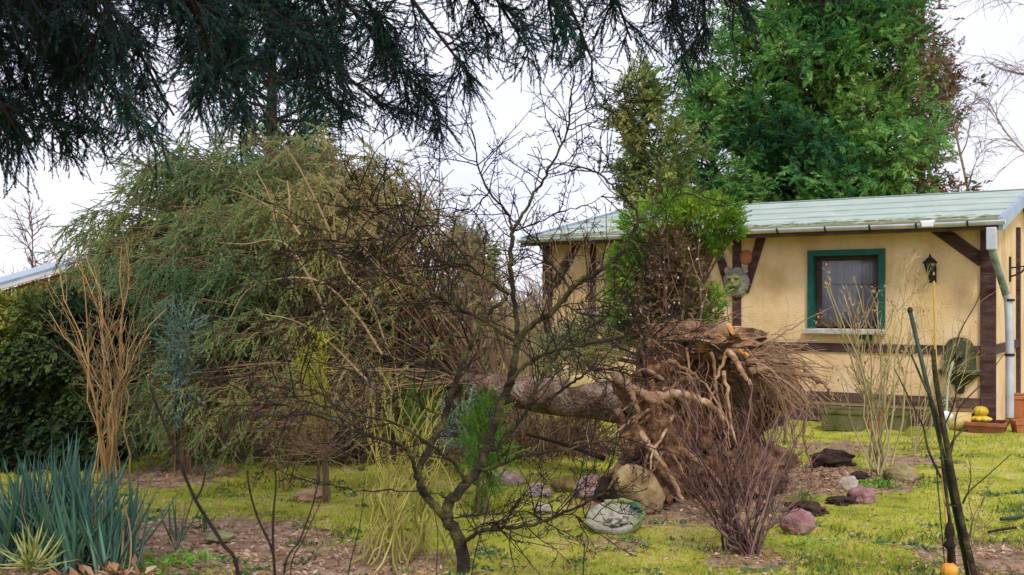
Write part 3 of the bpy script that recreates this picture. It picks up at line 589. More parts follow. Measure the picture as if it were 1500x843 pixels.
planter(1284, 629, 26, 27, 'brick_block', 'dull red square box between the two mossy troughs', MT['brownclay'], 'box', .97)
planter(1446, 633, 52, 16, 'clay_planter', 'low brown clay planter holding a yellow pot ornament', MT['brownclay'], 'planter')
planter(1490, 612, 56, 34, 'terracotta_planter', 'large orange terracotta planter by the house corner', MT['terracotta'], 'planter')
planter(1500, 636, 30, 20, 'terracotta_planter', 'small orange planter at the right edge in front of the larger one', MT['terracotta'], 'planter', rz=HA + .4)
q = G(1437, 632); q = q + [0, 0, .11]; o = thing('pumpkin_ornament', q, 'yellow pumpkin shaped ornament sitting in the low brown planter', 'ornament')
g = Geo(); an = np.arange(48) * 2 * np.pi / 48; pf = [(.0, .0), (.07, .0), (.12, .03), (.12, .06), (.06, .08)]
def ribbed(pf, lobes=9, amp=.1, n=48):
    an = np.arange(n) * 2 * np.pi / n; V = np.array([[r_ * (1 + amp * abs(math.cos(lobes * a / 2)) - amp) * math.cos(a), r_ * (1 + amp * abs(math.cos(lobes * a / 2)) - amp) * math.sin(a), z] for r_, z in pf for a in an]); ii = np.arange(len(V)).reshape(len(pf), n)
    return V, np.stack([ii[:-1], np.roll(ii, -1, 1)[:-1], np.roll(ii, -1, 1)[1:], ii[1:]], -1).reshape(-1, 4)
V, Q = ribbed([(0, 0), (.09, 0), (.13, .03), (.13, .05), (.07, .075), (.0, .08)], 8, .25); Geo().add(V + q, None, Q).build('base', MT['yellow'], o, True)
V, Q = ribbed([(0, .07), (.06, .075), (.085, .11), (.085, .14), (.06, .175), (.015, .19), (0, .185)], 9, .12); Geo().add(V + q, None, Q).build('pumpkin', MT['yellow'], o, True)
q = G(1408, 631); o = thing('wood_log', q, 'short pale yellow log lying beside the brown planter', 'log'); g = Geo(); p_ = np.array([q + [-.16, .1, .11], q + [-.05, .03, .11], q + [.1, -.05, .11]]); g.tubes(p_, np.array([.105, .11, .11]), 16, cap=True); g.build('log_body', MT['wood'], o, True)
q = G(1387, 660); o = thing('ball_stake', q, 'white ball on a pale green stick near the wall fountain', 'garden stake')
g = Geo(); g.tubes(smooth_path([q, P(1386, 625, q[1]), P(1387, 590, q[1]), P(1389, 560, q[1]), P(1396, 530, q[1])], 5), np.full(21, .012), 7); g.build('stick', MT['palegreen'], o, True)
g = Geo(); V, T = ico(3, (.07, .06, .055), .06, 2); g.add(V + P(1385, 610, q[1] - .02), T); g.build('ball', MT['white'], o, True)

# ================================================================== STONES
def stone(px, py, wpx, hpx, label, m, name='stone', cat='stone', amp=.16, seed=0, dep=.8, tilt=0, sub=4, sink=.26, shear=0, cut=None):
    q = G(px, py); s_ = q[1] / F; wd, ht = wpx * s_ / 2, hpx * s_ / 2
    V, T = ico(sub, (1, 1, 1), amp, 1.4, seed)
    f = fbm(V * 4 + seed, .9, 4); f2 = np.floor(fbm(V + seed, 1.6, 2) * 5) / 5; V = V * (1 + .07 * f + .06 * f2)[:, None]
    if cut is not None: V[:, 0] = np.minimum(V[:, 0], cut)
    V[:, 0] += shear * V[:, 2]; V = V * [wd, wd * dep, ht]
    c, s2 = math.cos(tilt), math.sin(tilt); V = np.stack([V[:, 0] * c - V[:, 2] * s2, V[:, 1], V[:, 0] * s2 + V[:, 2] * c], -1)
    q = q + [0, wd * dep * .7, 0]; q[0] *= 1; V[:, 2] += ht * (1 - sink)
    o = Geo().add(V + q, T).build(name, m, None, True)
    o.location = [float(v) for v in q]; o.data.transform(__import__('mathutils').Matrix.Translation(-Vector(q)))
    return tag(o, label, cat)
stone(743, 716, 46, 28, 'rounded pinkish stone alone on the lawn left of the rubble', MT['pinkstone'], seed=1)
stone(831, 722, 44, 26, 'flat mossy ochre stone left of the pale pink boulder', MT['mossboulder'], seed=2)
stone(869, 732, 58, 36, 'pale pink boulder with a dark split side beside the roots', MT['pinkstone'], 'boulder', 'boulder', seed=3, tilt=.25, cut=.72)
stone(938, 755, 68, 74, 'large upright ochre boulder leaning on the torn root plate', MT['boulder'], 'boulder', 'boulder', seed=4, amp=.12, shear=-.32, sink=.06)
stone(795, 753, 26, 17, 'small whitish stone in front of the pink rubble', MT['palestone'], seed=5, amp=.25)
stone(1325, 711, 50, 33, 'brown boulder with greenish algae on the lawn to the right', MT['greenboulder'], 'boulder', 'boulder', seed=6, amp=.2)
stone(1172, 784, 49, 40, 'round reddish purple stone beside the red twigged bush', MT['purplestone'], seed=7, amp=.13)
stone(1266, 741, 40, 29, 'dull purple stone at the edge of the dug earth', MT['purplestone'], seed=8, amp=.22)
stone(1245, 722, 30, 25, 'yellowish white stone at the edge of the dug earth', MT['palestone'], seed=9, amp=.25)
stone(788, 722, 26, 15, 'upper reddish lump of the pink rubble pile', MT['pinkstone'], 'rubble', 'rubble', seed=10, amp=.3)
stone(787, 732, 28, 16, 'lower pinkish white lump of the rubble pile', MT['palestone'], 'rubble', 'rubble', seed=11, amp=.3)
stone(802, 728, 16, 12, 'smallest pinkish lump at the right of the rubble pile', MT['pinkstone'], 'rubble', 'rubble', seed=12, amp=.3)
stone(1223, 685, 58, 26, 'dark clod of turf behind the dug earth', MT['clod'], 'soil_clod', 'soil clod', seed=13, amp=.5, dep=.5)
stone(1238, 743, 46, 16, 'dark clod in front of the dull purple stone', MT['clod'], 'soil_clod', 'soil clod', seed=14, amp=.5)
stone(1185, 756, 60, 20, 'long dark clod behind the round reddish purple stone', MT['clod'], 'soil_clod', 'soil clod', seed=15, amp=.5, tilt=-.12)
stone(1262, 705, 26, 14, 'small dark clod above the yellowish white stone', MT['clod'], 'soil_clod', 'soil clod', seed=16, amp=.5)
stone(455, 735, 52, 18, 'low brown grass tussock by the two thin brown trunks', MT['litter'], 'grass_tussock', 'tussock', seed=17, amp=.35)
stone(893, 738, 40, 40, 'dark jagged stone in the gap by the ochre boulder', MT['clod'], 'stone', 'stone', seed=18, amp=.3)
stone(318, 795, 44, 16, 'dark grey green flat stone on the leaf litter', MT['stone_green'], 'stone', 'stone', seed=19, amp=.2)
# tipped stone dish
q = G(905, 785); o = thing('stone_dish', q, 'broken round stone dish lying tipped before the ochre boulder', 'dish')
ax = nrm(np.array([-.15, -.30, .95])); c_ = q + np.array([0, .14, .075])
Geo().lathe([[0, -.075], [.09, -.07], [.17, -.03], [.2, .035], [.183, .042], [.15, .0], [.07, -.04], [0, -.045]], 36, c_, ax).build('bowl', MT['dish'], o, True)
g = Geo(); M = frame(ax[None])[0]; an = np.linspace(-.6, 2.3, 26); p_ = np.array([c_ + ax * .035 + .185 * (math.cos(a) * M[:, 1] + math.sin(a) * M[:, 2]) for a in an]); g.tubes(p_, .018 + .004 * np.sin(an * 9), 8); g.build('mossy_rim', MT['dishrim'], o, True)
V, T = ico(4, (.07, .06, .045), .6, 2.2, 3); Geo().add(V + c_ - ax * .01 + M[:, 2] * .02, T).build('inner_stone', MT['palestone'], o, True)
V, T = ico(3, (.045, .03, .02), .25, 3); Geo().add(V + c_ + ax * .03 + M[:, 2] * .14 + M[:, 1] * .10, T).build('algae_patch', MT['teal'], o, True)
# green hose end + stick
q = G(1490, 765); g = Geo(); g.tubes(smooth_path([G(1466, 765) + [0, 0, .02], G(1485, 763) + [0, 0, .02], G(1520, 757) + [0, 0, .02]], 5), np.full(11, .013), 8, cap=True); tag(g.build('garden_hose', MT['stake'], None, True), 'dark green hose end lying on the lawn at the right edge', 'hose')
g = Geo(); g.tubes(smooth_path([G(1448, 782) + [0, 0, .01], G(1470, 780) + [0, 0, .02], G(1492, 777) + [0, 0, .02]], 5), np.full(11, .009), 6, cap=True); tag(g.build('fallen_stick', MT['herotwig'], None, True), 'dark stick lying just below the green hose', 'stick')

# ================================================================== FALLEN SPRUCE
n_ax = nrm(np.array([.64, -.76, -.05])); u_ax = nrm(np.array([.76, .64, 0])); C0 = np.array([1.42, 7.98, .62])
fs = thing('fallen_spruce', (C0[0], C0[1], 0), 'uprooted spruce lying across the garden with its root plate on end', 'tree')
tr = smooth_path([C0 - n_ax * .1 + [0, 0, 0], C0 - n_ax * .55 + [0, 0, .02], P(700, 566, 9.6), P(560, 536, 10.9), P(480, 500, 12.2), P(420, 450, 14.5)], 8)
g = Geo(); K = len(tr); rr = np.interp(np.linspace(0, 1, K), [0, .06, .15, .6, 1], [.30, .21, .18, .12, .05]) * (1 + .05 * np.sin(np.arange(K) * 1.7)); nn = 18
g.tubes(tr, rr, nn)
V = g.V[0].copy(); cen = np.repeat(tr, nn, 0); V = cen + (V - cen) * (1 + .09 * fbm(V, 6, 3))[:, None]; g.V[0] = V
g.build('trunk', MT['trunkbark'], fs, True)
# soil plate
def plate(c, ru, rv, rn, amp, seed, name='soil_plate'):
    V, T = ico(5, (1, 1, 1), 0); f = fbm(V * 1. + seed, 1.6, 4); f2 = fbm(V + seed * 2, 5, 3); V = V * (1 + amp * f + .12 * f2)[:, None]
    Vw = c + V[:, :1] * ru * u_ax + V[:, 1:2] * rn * n_ax + V[:, 2:] * np.array([0, 0, rv]); Vw[:, 2] = np.maximum(Vw[:, 2], -.05)
    Geo().add(Vw, T).build(name, MT['soil'], fs, False)
plate(C0 - n_ax * .1 + [0, 0, -.05], .66, .62, .2, .65, 3); plate(C0 + u_ax * .98 + [0, 0, .12], .26, .27, .18, .5, 9); plate(C0 + u_ax * .12 + n_ax * .16 + [0, 0, .6], .44, .13, .24, .5, 15); plate(C0 - u_ax * .45 + [0, 0, -.2], .25, .42, .22, .5, 21); plate(C0 + u_ax * .5 + n_ax * .12 + [0, 0, -.42], .5, .2, .25, .4, 27)
def root(pts, r0, r1, m='root', n=9, Yv=7.55, per=6):
    p_ = smooth_path([P(a[0], a[1], a[2] if len(a) > 2 else Yv) for a in pts], per); K = len(p_); g = Geo(); p_ = p_ + .006 * rng.normal(size=p_.shape)
    g.tubes(p_, np.linspace(r0, r1, K) * (1 + .045 * rng.normal(size=K)), n, a=rng.uniform(.2, .9), cap=True); return g.build('root', MT[m], fs, True)
root([(900, 548, 7.6), (922, 568, 7.45), (945, 580, 7.4), (966, 592, 7.4)], .045, .025)
root([(905, 560, 7.6), (935, 572, 7.45), (962, 585, 7.4), (985, 600)], .03, .015)
root([(950, 585, 7.6), (985, 577, 7.45), (1012, 580, 7.4), (1040, 594, 7.4), (1062, 615, 7.45)], .036, .02, 'tanroot', 12)
root([(925, 575, 7.4), (933, 600, 7.35), (928, 640, 7.4)], .022, .012)
root([(938, 632, 7.4), (958, 662, 7.35), (985, 702, 7.4), (1000, 735, 7.4)], .026, .014, 'tanroot')
root([(1042, 515), (1048, 560), (1058, 615), (1066, 660)], .014, .007)
root([(1060, 545), (1067, 595), (1080, 655)], .016, .007, 'tanroot')
tp = root([(975, 530, 7.9), (1010, 512, 7.8), (1040, 498, 7.75), (1068, 484, 7.7)], .085, .06, 'root', 12)
g = Geo(); e_ = P(1069, 483, 7.69); d_ = nrm(e_ - P(1040, 498, 7.75)); g.lathe([[0, .01], [.05, .006], [.055, -.01]], 12, e_ + d_ * .012, d_); g.build('cut_end', MT['cut'], tp, True)
root([(1062, 522), (1052, 548), (1042, 585), (1040, 640)], .014, .008, 'tanroot')
root([(1068, 516, 7.6), (1085, 540, 7.5), (1098, 562, 7.5)], .026, .014, 'tanroot', 10)
root([(1060, 520, 7.7), (1085, 516, 7.6), (1095, 522, 7.55)], .022, .018, 'cut', 10)
root([(1075, 507), (1120, 502, 7.7), (1150, 488, 7.8), (1178, 470, 7.9)], .010, .004)
root([(1090, 520), (1135, 522, 7.7), (1165, 512, 7.7), (1183, 503, 7.7)], .012, .006)
root([(1100, 540), (1150, 545, 7.7), (1190, 552, 7.8), (1212, 570, 7.8), (1222, 590, 7.8)], .03, .008)
root([(1095, 530), (1140, 530, 7.7), (1180, 543, 7.8), (1205, 562, 7.8)], .025, .01)
root([(1130, 570, 8), (1150, 600, 8), (1148, 650, 8)], .03, .012); root([(1160, 560, 8), (1180, 590, 8), (1178, 640, 8), (1190, 690, 8)], .02, .008)
root([(960, 540), (985, 530), (1010, 545), (1030, 560)], .02, .01); root([(905, 600), (920, 640), (905, 690), (890, 725)], .03, .015); root([(1000, 660), (1040, 690), (1070, 730)], .025, .012)
root([(880, 705, 7.9), (900, 690, 7.7), (925, 670, 7.6)], .03, .02, 'root')
for k in range(34):     # radial roots from the plate
    a = rng.uniform(-.5, np.pi + .5); s_ = C0 + (.45 * math.cos(a)) * u_ax + np.array([0, 0, .42 * math.sin(a)]) + n_ax * rng.uniform(0, .2); d = math.cos(a) * u_ax + np.array([0, 0, math.sin(a)]) * .8 + n_ax * rng.uniform(-.2, .5)
    p_ = grow(s_[None], d[None], [rng.uniform(.3, .62)], 9, .22, (0, 0, -.13)); r0 = rng.uniform(.008, .026); g = Geo(); g.tubes(p_, taper(1, 9, r0, .25), 7, a=rng.uniform(0, 1)); g.build('root', MT['root' if k % 3 else 'tanroot'], fs, True)
# fibrous roots
g = Geo(); n = 480; a = rng.uniform(-.5, np.pi + .5, n); ra = np.sqrt(rng.uniform(.05, 1, n)); s_ = C0 + (.62 * ra * np.cos(a))[:, None] * u_ax + np.stack([0 * a, 0 * a, .55 * ra * np.sin(a)], -1) + n_ax * (.25 * (1.1 - ra) - .1)[:, None]
d = (np.cos(a) * ra)[:, None] * u_ax + np.stack([0 * a, 0 * a, .5 * np.sin(a) * ra], -1) + n_ax * rng.uniform(.1, .8, n)[:, None]; p_ = grow(s_, d, rng.uniform(.12, .5, n), 7, .4, (0, 0, -.3)); g.tubes(p_, taper(n, 7, rng.uniform(.0025, .007, n), .4), 3, a=rng.uniform(0, 1, n))
n = 230; s_ = P(1082, 528, 7.7) + rng.normal(size=(n, 3)) * [.05, .06, .035]; d = np.array([.9, .12, .02]) + rng.normal(size=(n, 3)) * [.1, .15, .1]; p_ = grow(s_, d, rng.uniform(.2, .85, n), 9, .24, (0, 0, -.10)); g.tubes(p_, taper(n, 9, rng.uniform(.002, .007, n), .4), 3, a=rng.uniform(.3, 1, n))
n = 300; s_ = C0 + u_ax * .98 + [0, 0, .15] + rng.normal(size=(n, 3)) * [.14, .1, .14]; p_ = grow(s_, rng.normal(size=(n, 3)) + n_ax * .6, rng.uniform(.12, .4, n), 7, .4, (0, 0, -.35)); g.tubes(p_, taper(n, 7, rng.uniform(.002, .006, n), .4), 3, a=rng.uniform(0, 1, n))
n = 260; s_ = C0 + [0, 0, .62] + u_ax * rng.uniform(-.55, .45, n)[:, None] + rng.normal(size=(n, 3)) * .06; p_ = grow(s_, rng.normal(size=(n, 3)) + [0.5, 0, .3], rng.uniform(.15, .4, n), 7, .4, (0, 0, -.2)); g.tubes(p_, taper(n, 7, rng.uniform(.003, .006, n), .4), 3, a=rng.uniform(0, .7, n))
g.build('fine_roots', MT['root'], fs, kind='stuff')
for k in range(30):     # gnarled strands hanging in front of the hollows
    s_ = C0 + u_ax * rng.uniform(-.6, .75) + n_ax * rng.uniform(.15, .36) + np.array([0, 0, rng.uniform(.1, .6)]); p_ = grow(s_[None], (n_ax * .5 + rng.normal(size=3) * .5 + [0, 0, -.5])[None], [rng.uniform(.25, .75)], 10, .3, (0, 0, -.3)); g = Geo(); g.tubes(p_, taper(1, 10, rng.uniform(.005, .014), .35), 6, a=rng.uniform(0, 1)); g.build('root', MT['root'], fs, True)
g = Geo()
for k in range(150):
    a = rng.uniform(0, 6.28); ra = math.sqrt(rng.uniform(0, 1)); V, T = ico(2, np.array([1, .8, .8]) * rng.uniform(.02, .085), .55, 2.2, k); g.add(C0 + u_ax * (.1 + .8 * ra * math.cos(a)) + n_ax * (.22 * (1.15 - ra) - .1) + np.array([0, 0, -.02 + .62 * ra * math.sin(a)]) + V, T)
g.V = [np.maximum(v, [-99, -99, -.03]) for v in g.V]; g.build('soil_clumps', MT['soil'], fs, kind='stuff')

# crown of the fallen spruce: boughs arch from the stem to the skin of several lobes
LOBES = [((-2.75, 11.1, 1.95), (1.95, 1.5, 1.62), 170, .85), ((-4.1, 11.4, 1.6), (.95, 1.0, 1.2), 95, 1.), ((-2.0, 11.0, 2.3), (1.1, 1.0, 1.0), 60, .8), ((-4.35, 11.0, 2.3), (.45, .5, .45), 26, 1.), ((-3.5, 10.8, 2.75), (.5, .5, .5), 28, 1.), ((-1.35, 10.7, 2.75), (.55, .5, .4), 30, .75), ((-4.75, 11.0, 1.5), (.45, .5, .4), 22, 1.), ((-2.9, 9.6, 2.0), (.6, .5, .45), 34, 1.), ((-2.1, 9.7, 2.3), (.5, .5, .4), 26, .8), ((-.55, 10.4, 1.6), (1.0, .9, 1.0), 90, .2), ((-2.5, 9.75, .75), (1.35, 1.0, .85), 130, .75), ((-3.1, 9.3, .5), (.6, .6, .5), 40, .8), ((-1.15, 10.6, 1.75), (1.25, 1.1, 1.25), 110, .38), ((-3.2, 10.2, 1.5), (1.15, .9, 1.15), 80, .85)]
axp = tr[len(tr) // 4:]
boughs = []; keepf = []
for c, rad, n, fol in LOBES:
    d = nrm(rng.normal(size=(n, 3)) + [0, -.35, .25]); e = np.array(c) + d * np.array(rad) * rng.uniform(.72, 1.0, (n, 1)); e[:, 2] = np.maximum(e[:, 2], .06)
    j = np.argmin(((e[:, None, :2] - axp[None, :, :2]) ** 2).sum(-1), 1); j = np.clip(j + rng.integers(-4, 5, n), 0, len(axp) - 1); s_ = axp[j]
    t = np.linspace(0, 1, 9)[None, :, None]; mid = (s_ + e) / 2 + np.stack([rng.normal(size=n) * .2, rng.normal(size=n) * .2, .2 + .35 * np.maximum(0, e[:, 2] - 1) + rng.normal(size=n) * .1], -1)
    p_ = (1 - t) ** 2 * s_[:, None] + 2 * t * (1 - t) * mid[:, None] + t ** 2 * e[:, None]; p_ = p_ + rng.normal(size=p_.shape) * .05 * t
    boughs.append(p_); keepf.append(np.full(n, fol))
boughs = np.concatenate(boughs); keepf = np.concatenate(keepf)
for k in range(0, 60):
    p_ = boughs[rng.integers(len(boughs))] if k > 20 else boughs[k * 6]; g = Geo(); g.tubes(p_, np.linspace(.016, .005, 9), 6, a=rng.uniform(.0, .55)); g.build('bough', MT['deadtwig'], fs, True)
g = Geo(); g.tubes(boughs, taper(len(boughs), 9, .012, .3), 4, a=rng.uniform(0, .45, len(boughs)))
S, D, i, t = spawn(boughs, 5200, .3, 1., .75, .25, (1, 1, .5)); D = nrm(D + [0, 0, -.25]); sec = grow(S, D, rng.uniform(.22, .52, len(S)), 7, .12, (0, 0, -.16)); fol2 = keepf[i]
g.tubes(sec, taper(len(sec), 7, .0042, .4), 3, a=rng.uniform(0, .9, len(sec)))
S, D, i, t = spawn(sec, 9000, .1, 1., .8, .3); tw = grow(S, D, rng.uniform(.1, .3, len(S)), 4, .2); mm0 = rng.uniform(size=len(S)) < .8; mm = mm0 & ((S[:, 0] > -2.0) | (S[:, 2] < .8)); tw = tw[mm]; g.tubes(tw, taper(len(tw), 4, .0032, .5), 3, a=rng.uniform(0, .8, len(tw)))
g.build('twigs', MT['deadtwig'], fs, kind='stuff')
S, D, i, t = spawn(sec, 52000, .05, 1., .62, .2, (1, 1, .6)); prob = fol2[i] * (.55 + .45 * (S[:, 2] > 1.1)) * np.clip(1.3 - .7 * np.maximum(0, S[:, 0] + 2.2), .15, 1); k = rng.uniform(size=len(S)) < prob * .95
S, D = S[k], nrm(D[k] + [0, 0, -.4]); col = clump(S, 1.2); col = np.clip(col * .62 + .5 * np.clip((S[:, 0] + 3.3) / 2.0, 0, 1) * rng.uniform(.4, 1, len(S)), 0, 1)
g = Geo(); scatter(g, T_FAR, S, D, rng.uniform(.11, .23, len(S)), col); g.build('foliage', MT['fallen'], fs, kind='stuff')
print('fallen sprigs', len(S))
# pale arching bare boughs in the crown
for pts in ([(480, 470), (450, 400), (410, 350), (395, 290), (375, 250)], [(470, 440), (430, 370), (400, 352), (360, 358), (320, 356)], [(440, 345), (420, 320), (370, 290), (335, 278)], [(560, 520), (520, 460), (460, 410), (370, 420), (330, 480)], [(420, 350), (424, 300), (421, 265)], [(540, 560), (480, 500), (430, 470), (380, 460)], [(500, 380), (470, 310), (440, 250), (415, 210)], [(570, 520), (540, 440), (500, 390), (490, 300), (520, 240)]):
    p_ = smooth_path([P(a[0], a[1], 9.0 + .3 * rng.uniform()) for a in pts], 6); g = Geo(); g.tubes(p_, np.linspace(.013, .005, len(p_)) * rng.uniform(.7, 1.1), 6, a=.8); g.build('bare_bough', MT['deadtwig'], fs, True)

# ================================================================== OVERHEAD SPRUCE
TB = np.array([-3.6, 2.2, 0.0])
os_ = thing('overhanging_spruce', TB, 'tall dark spruce whose needled boughs hang into the top of the view', 'tree')
g = Geo(); p_ = smooth_path([TB, TB + [.05, 0, 3], TB + [0, .05, 6], TB + [.02, 0, 10]], 6); g.tubes(p_, np.linspace(.26, .09, len(p_)), 14); g.build('trunk', MT['overbark'], os_, True)
OB = [([(-260, -140), (60, 60), (205, 238)], 4.2), ([(-300, 20), (-60, 140), (40, 262)], 3.9), ([(-200, -60), (20, 50), (115, 215)], 4.5), ([(-260, 80), (-40, 180), (10, 250)], 4.4), ([(100, -160), (280, 30), (395, 232)], 4.7),
      ([(-100, -150), (130, 20), (255, 222)], 4.6), ([(180, -160), (335, -10), (400, 70), (470, 130), (565, 214)], 4.8), ([(250, -200), (430, -30), (520, 70), (645, 218)], 5.0), ([(380, -200), (540, -30), (610, 60), (695, 172)], 5.0),
      ([(450, -220), (650, -60), (720, 40), (775, 128)], 5.2), ([(550, -220), (750, -60), (830, 55), (868, 142)], 5.2), ([(600, -220), (800, -70), (890, 30), (925, 112)], 5.4), ([(700, -220), (900, -70), (975, 20), (1003, 112)], 5.4),
      ([(760, -200), (960, -70), (1040, 0), (1065, 62)], 5.6), ([(0, -180), (190, -20), (330, 120), (350, 200)], 5.2), ([(-200, -120), (0, -20), (80, 90), (160, 190)], 5.2), ([(250, -120), (370, 20), (440, 110), (480, 195)], 5.6), ([(350, -150), (480, -10), (560, 90), (600, 200)], 5.6), ([(150, -120), (250, 0), (300, 100), (320, 190)], 4.3), ([(-100, -120), (90, 0), (150, 90), (190, 170)], 3.8), ([(500, -200), (640, -40), (690, 50), (720, 110)], 5.5), ([(640, -200), (780, -60), (800, 30), (810, 100)], 5.6), ([(-280, -60), (-80, 40), (30, 130), (80, 240)], 4.6), ([(-160, -160), (60, -40), (150, 50), (180, 150)], 4.9), ([(-300, -120), (-60, -30), (40, 40), (90, 150)], 5.3), ([(840, -180), (1000, -40), (1030, 50), (1030, 120)], 5.9), ([(120, -160), (240, -30), (290, 60), (300, 170)], 5.4), ([(300, -160), (420, -20), (470, 60), (500, 160)], 5.9)]
ob = []
for k, (pts, Yv) in enumerate(OB):
    w_ = [P(a[0], a[1] - 52, Yv + .12 * j) for j, a in enumerate(pts)]; h0 = 3.9 + .12 * k
    st = np.array([TB[0], TB[1], h0]); midp = st * .45 + w_[0] * .55 + [0, 0, .25]
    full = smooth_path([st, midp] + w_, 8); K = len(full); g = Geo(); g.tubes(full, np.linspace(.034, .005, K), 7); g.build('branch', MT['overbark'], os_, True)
    fr = full[np.argmin(((full - w_[0]) ** 2).sum(1)):]; ob.append(resample(fr, 16))
ob = np.array(ob)
S, D, i, t = spawn(ob, 860, .0, 1., .95, .3, (1, 1, .4)); s2 = grow(S, nrm(D + [0, 0, -.1]), rng.uniform(.16, .5, len(S)) * (1.1 - .7 * t), 8, .14, (0, 0, -.12))
S, D, i, t = spawn(s2, 5400, .1, 1., .85, .3); s3 = grow(S, nrm(D + [0, 0, -.1]), rng.uniform(.08, .22, len(S)), 5, .14, (0, 0, -.12))
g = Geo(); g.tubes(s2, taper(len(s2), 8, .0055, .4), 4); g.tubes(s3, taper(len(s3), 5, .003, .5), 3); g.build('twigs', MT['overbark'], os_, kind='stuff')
def along(Pn, per, j=.5):
    K = Pn.shape[1]; t = np.tile((np.arange(per) + .5) / per, len(Pn)) * (K - 1); t = np.clip(t + rng.normal(size=len(t)) * .1, 0, K - 1.01); i = np.repeat(np.arange(len(Pn)), per); k = t.astype(int); f = (t - k)[:, None]
    return Pn[i, k] * (1 - f) + Pn[i, k + 1] * f, nrm(Pn[i, k + 1] - Pn[i, k]), i
g = Geo(); S, D, _ = along(s3, 3); scatter(g, T_NEAR, S, D + rng.normal(size=D.shape) * .3, rng.uniform(.09, .15, len(S)), clump(S, 2)); S, D, _ = along(s2, 5); scatter(g, T_NEAR, S, D + rng.normal(size=D.shape) * .4, rng.uniform(.1, .15, len(S)), clump(S, 2))
S, D, _ = along(ob, 14); scatter(g, T_NEAR, S, D + rng.normal(size=D.shape) * .6, rng.uniform(.1, .15, len(S)), clump(S, 2))
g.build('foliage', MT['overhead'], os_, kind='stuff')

# ================================================================== BIG GREEN CONIFER behind the house
def big_conifer(base, Hh, rad, nst, label):
    o = thing('cypress_tree', base, label, 'tree'); st = []
    for k in range(nst):
        a = k * 2.4; off = np.array([math.cos(a), math.sin(a), 0]) * .35; p_ = smooth_path([base + off * .5, base + off * 1.3 + [0, 0, Hh * .25], base + off * (2.2 + .3 * k) + [0, 0, Hh * .6], base + off * (2.6 + .3 * k) + [0, 0, Hh * (.98 - .05 * k)]], 8); st.append(resample(p_, 20)); g = Geo(); g.tubes(p_, np.linspace(.17, .03, len(p_)), 9); g.build('trunk', MT['darkbark'], o, True)
    st = np.array(st); S, D, i, t = spawn(st, 340, .12, 1., 1.0, .2, (1, 1, .25)); ln = rad * (1.12 - .75 * t) * rng.uniform(.55, 1.1, len(S)); b = grow(S, D, ln, 9, .08, (0, 0, .05)); b[:, 6:, 2] -= np.linspace(.05, .3, 3)[None]
    g = Geo(); g.tubes(b, taper(len(b), 9, .035, .25), 4); S, D, i, t = spawn(b, 4200, .25, 1., .7, .25, (1, 1, .5)); c = grow(S, D, rng.uniform(.35, .9, len(S)), 5, .15, (0, 0, -.02)); g.tubes(c, taper(len(c), 5, .012, .4), 3); g.build('branches', MT['darkbark'], o, kind='stuff')
    S, D, i, t = spawn(c, 26000, .1, 1., .6, .3); D = nrm(D + [0, 0, -.12]); col = clump(S, .9); east = (S[:, 0] - base[0]) + .25 * rng.normal(size=len(S)); br = (east > 1.75) & (rng.uniform(size=len(S)) < .85)
    g = Geo(); k = ~br; scatter(g, T_FAN, S[k], D[k], rng.uniform(.19, .42, k.sum()), col[k]); g.build('foliage', MT['conifer'], o, kind='stuff')
    g = Geo(); k = br & (rng.uniform(size=len(S)) < .6); scatter(g, T_FAN, S[k], D[k], rng.uniform(.2, .4, k.sum()), col[k]); g.build('brown_foliage', MT['brownfol'], o, kind='stuff'); return o
big_conifer(np.array([6.1, 21.0, 0]), 12.5, 3.3, 4, 'tall bright green cypress rising behind the bungalow roof')
# slimmer leaning olive top to its left
def small_conifer(base, Hh, rad, label, name, m, lean=(0, 0), nb=60, nsec=500, nf=2600, fs_=(.16, .34), cat='tree', tpl=None, bark='darkbark', hmin=.1, up=.05):
    base = np.asarray(base, float); o = thing(name, base, label, cat); p_ = smooth_path([base, base + [lean[0] * .4, lean[1] * .4, Hh * .5], base + [lean[0], lean[1], Hh]], 8); g = Geo(); g.tubes(p_, np.linspace(Hh * .016 + .008, .008, len(p_)), 8); g.build('trunk', MT[bark], o, True)
    st = resample(p_, 16)[None]; S, D, i, t = spawn(st, nb, hmin, 1., 1.1, .2, (1, 1, .3)); b = grow(S, D, rad * (1.15 - .8 * t) * rng.uniform(.6, 1.1, nb), 7, .1, (0, 0, up)); g = Geo(); g.tubes(b, taper(nb, 7, .012 + .002 * Hh, .3), 4); S, D, i, t = spawn(b, nsec, .2, 1., .7, .3, (1, 1, .5)); c = grow(S, D, rad * rng.uniform(.15, .4, nsec), 5, .15); g.tubes(c, taper(nsec, 5, .006, .4), 3); g.build('branches', MT[bark], o, kind='stuff')
    S, D, i, t = spawn(c, nf, .1, 1., .6, .3); g = Geo(); scatter(g, tpl or T_FAN, S, D, rng.uniform(*fs_, nf), clump(S, 1.6)); g.build('foliage', MT[m], o, kind='stuff'); return o
small_conifer((3.2, 18.6, 0), 5.2, 1.25, 'olive cypress leaning left above the roof ridge', 'cypress_tree', 'olivefol', (-.85, 0), 100, 800, 5200)
small_conifer((-3.4, 14.5, 0), 8.5, 1.5, 'tall blue green spruce standing behind the fallen crown', 'spruce_tree', 'bluegreen', (0, 0), 150, 1300, 7000, (.2, .36), tpl=T_FAR, up=-.03)
small_conifer((4.0, 20.0, 0), 5.6, 1.2, 'shorter green cypress between the olive one and the tall one', 'cypress_tree', 'conifer', (-.1, 0), 100, 800, 4800)
small_conifer((-.75, 16.5, 0), 2.7, .55, 'dark blue green young spruce left of the bungalow end', 'young_spruce', 'blueneedle', (0, 0), 60, 500, 2400, (.16, .28), tpl=T_FAR)
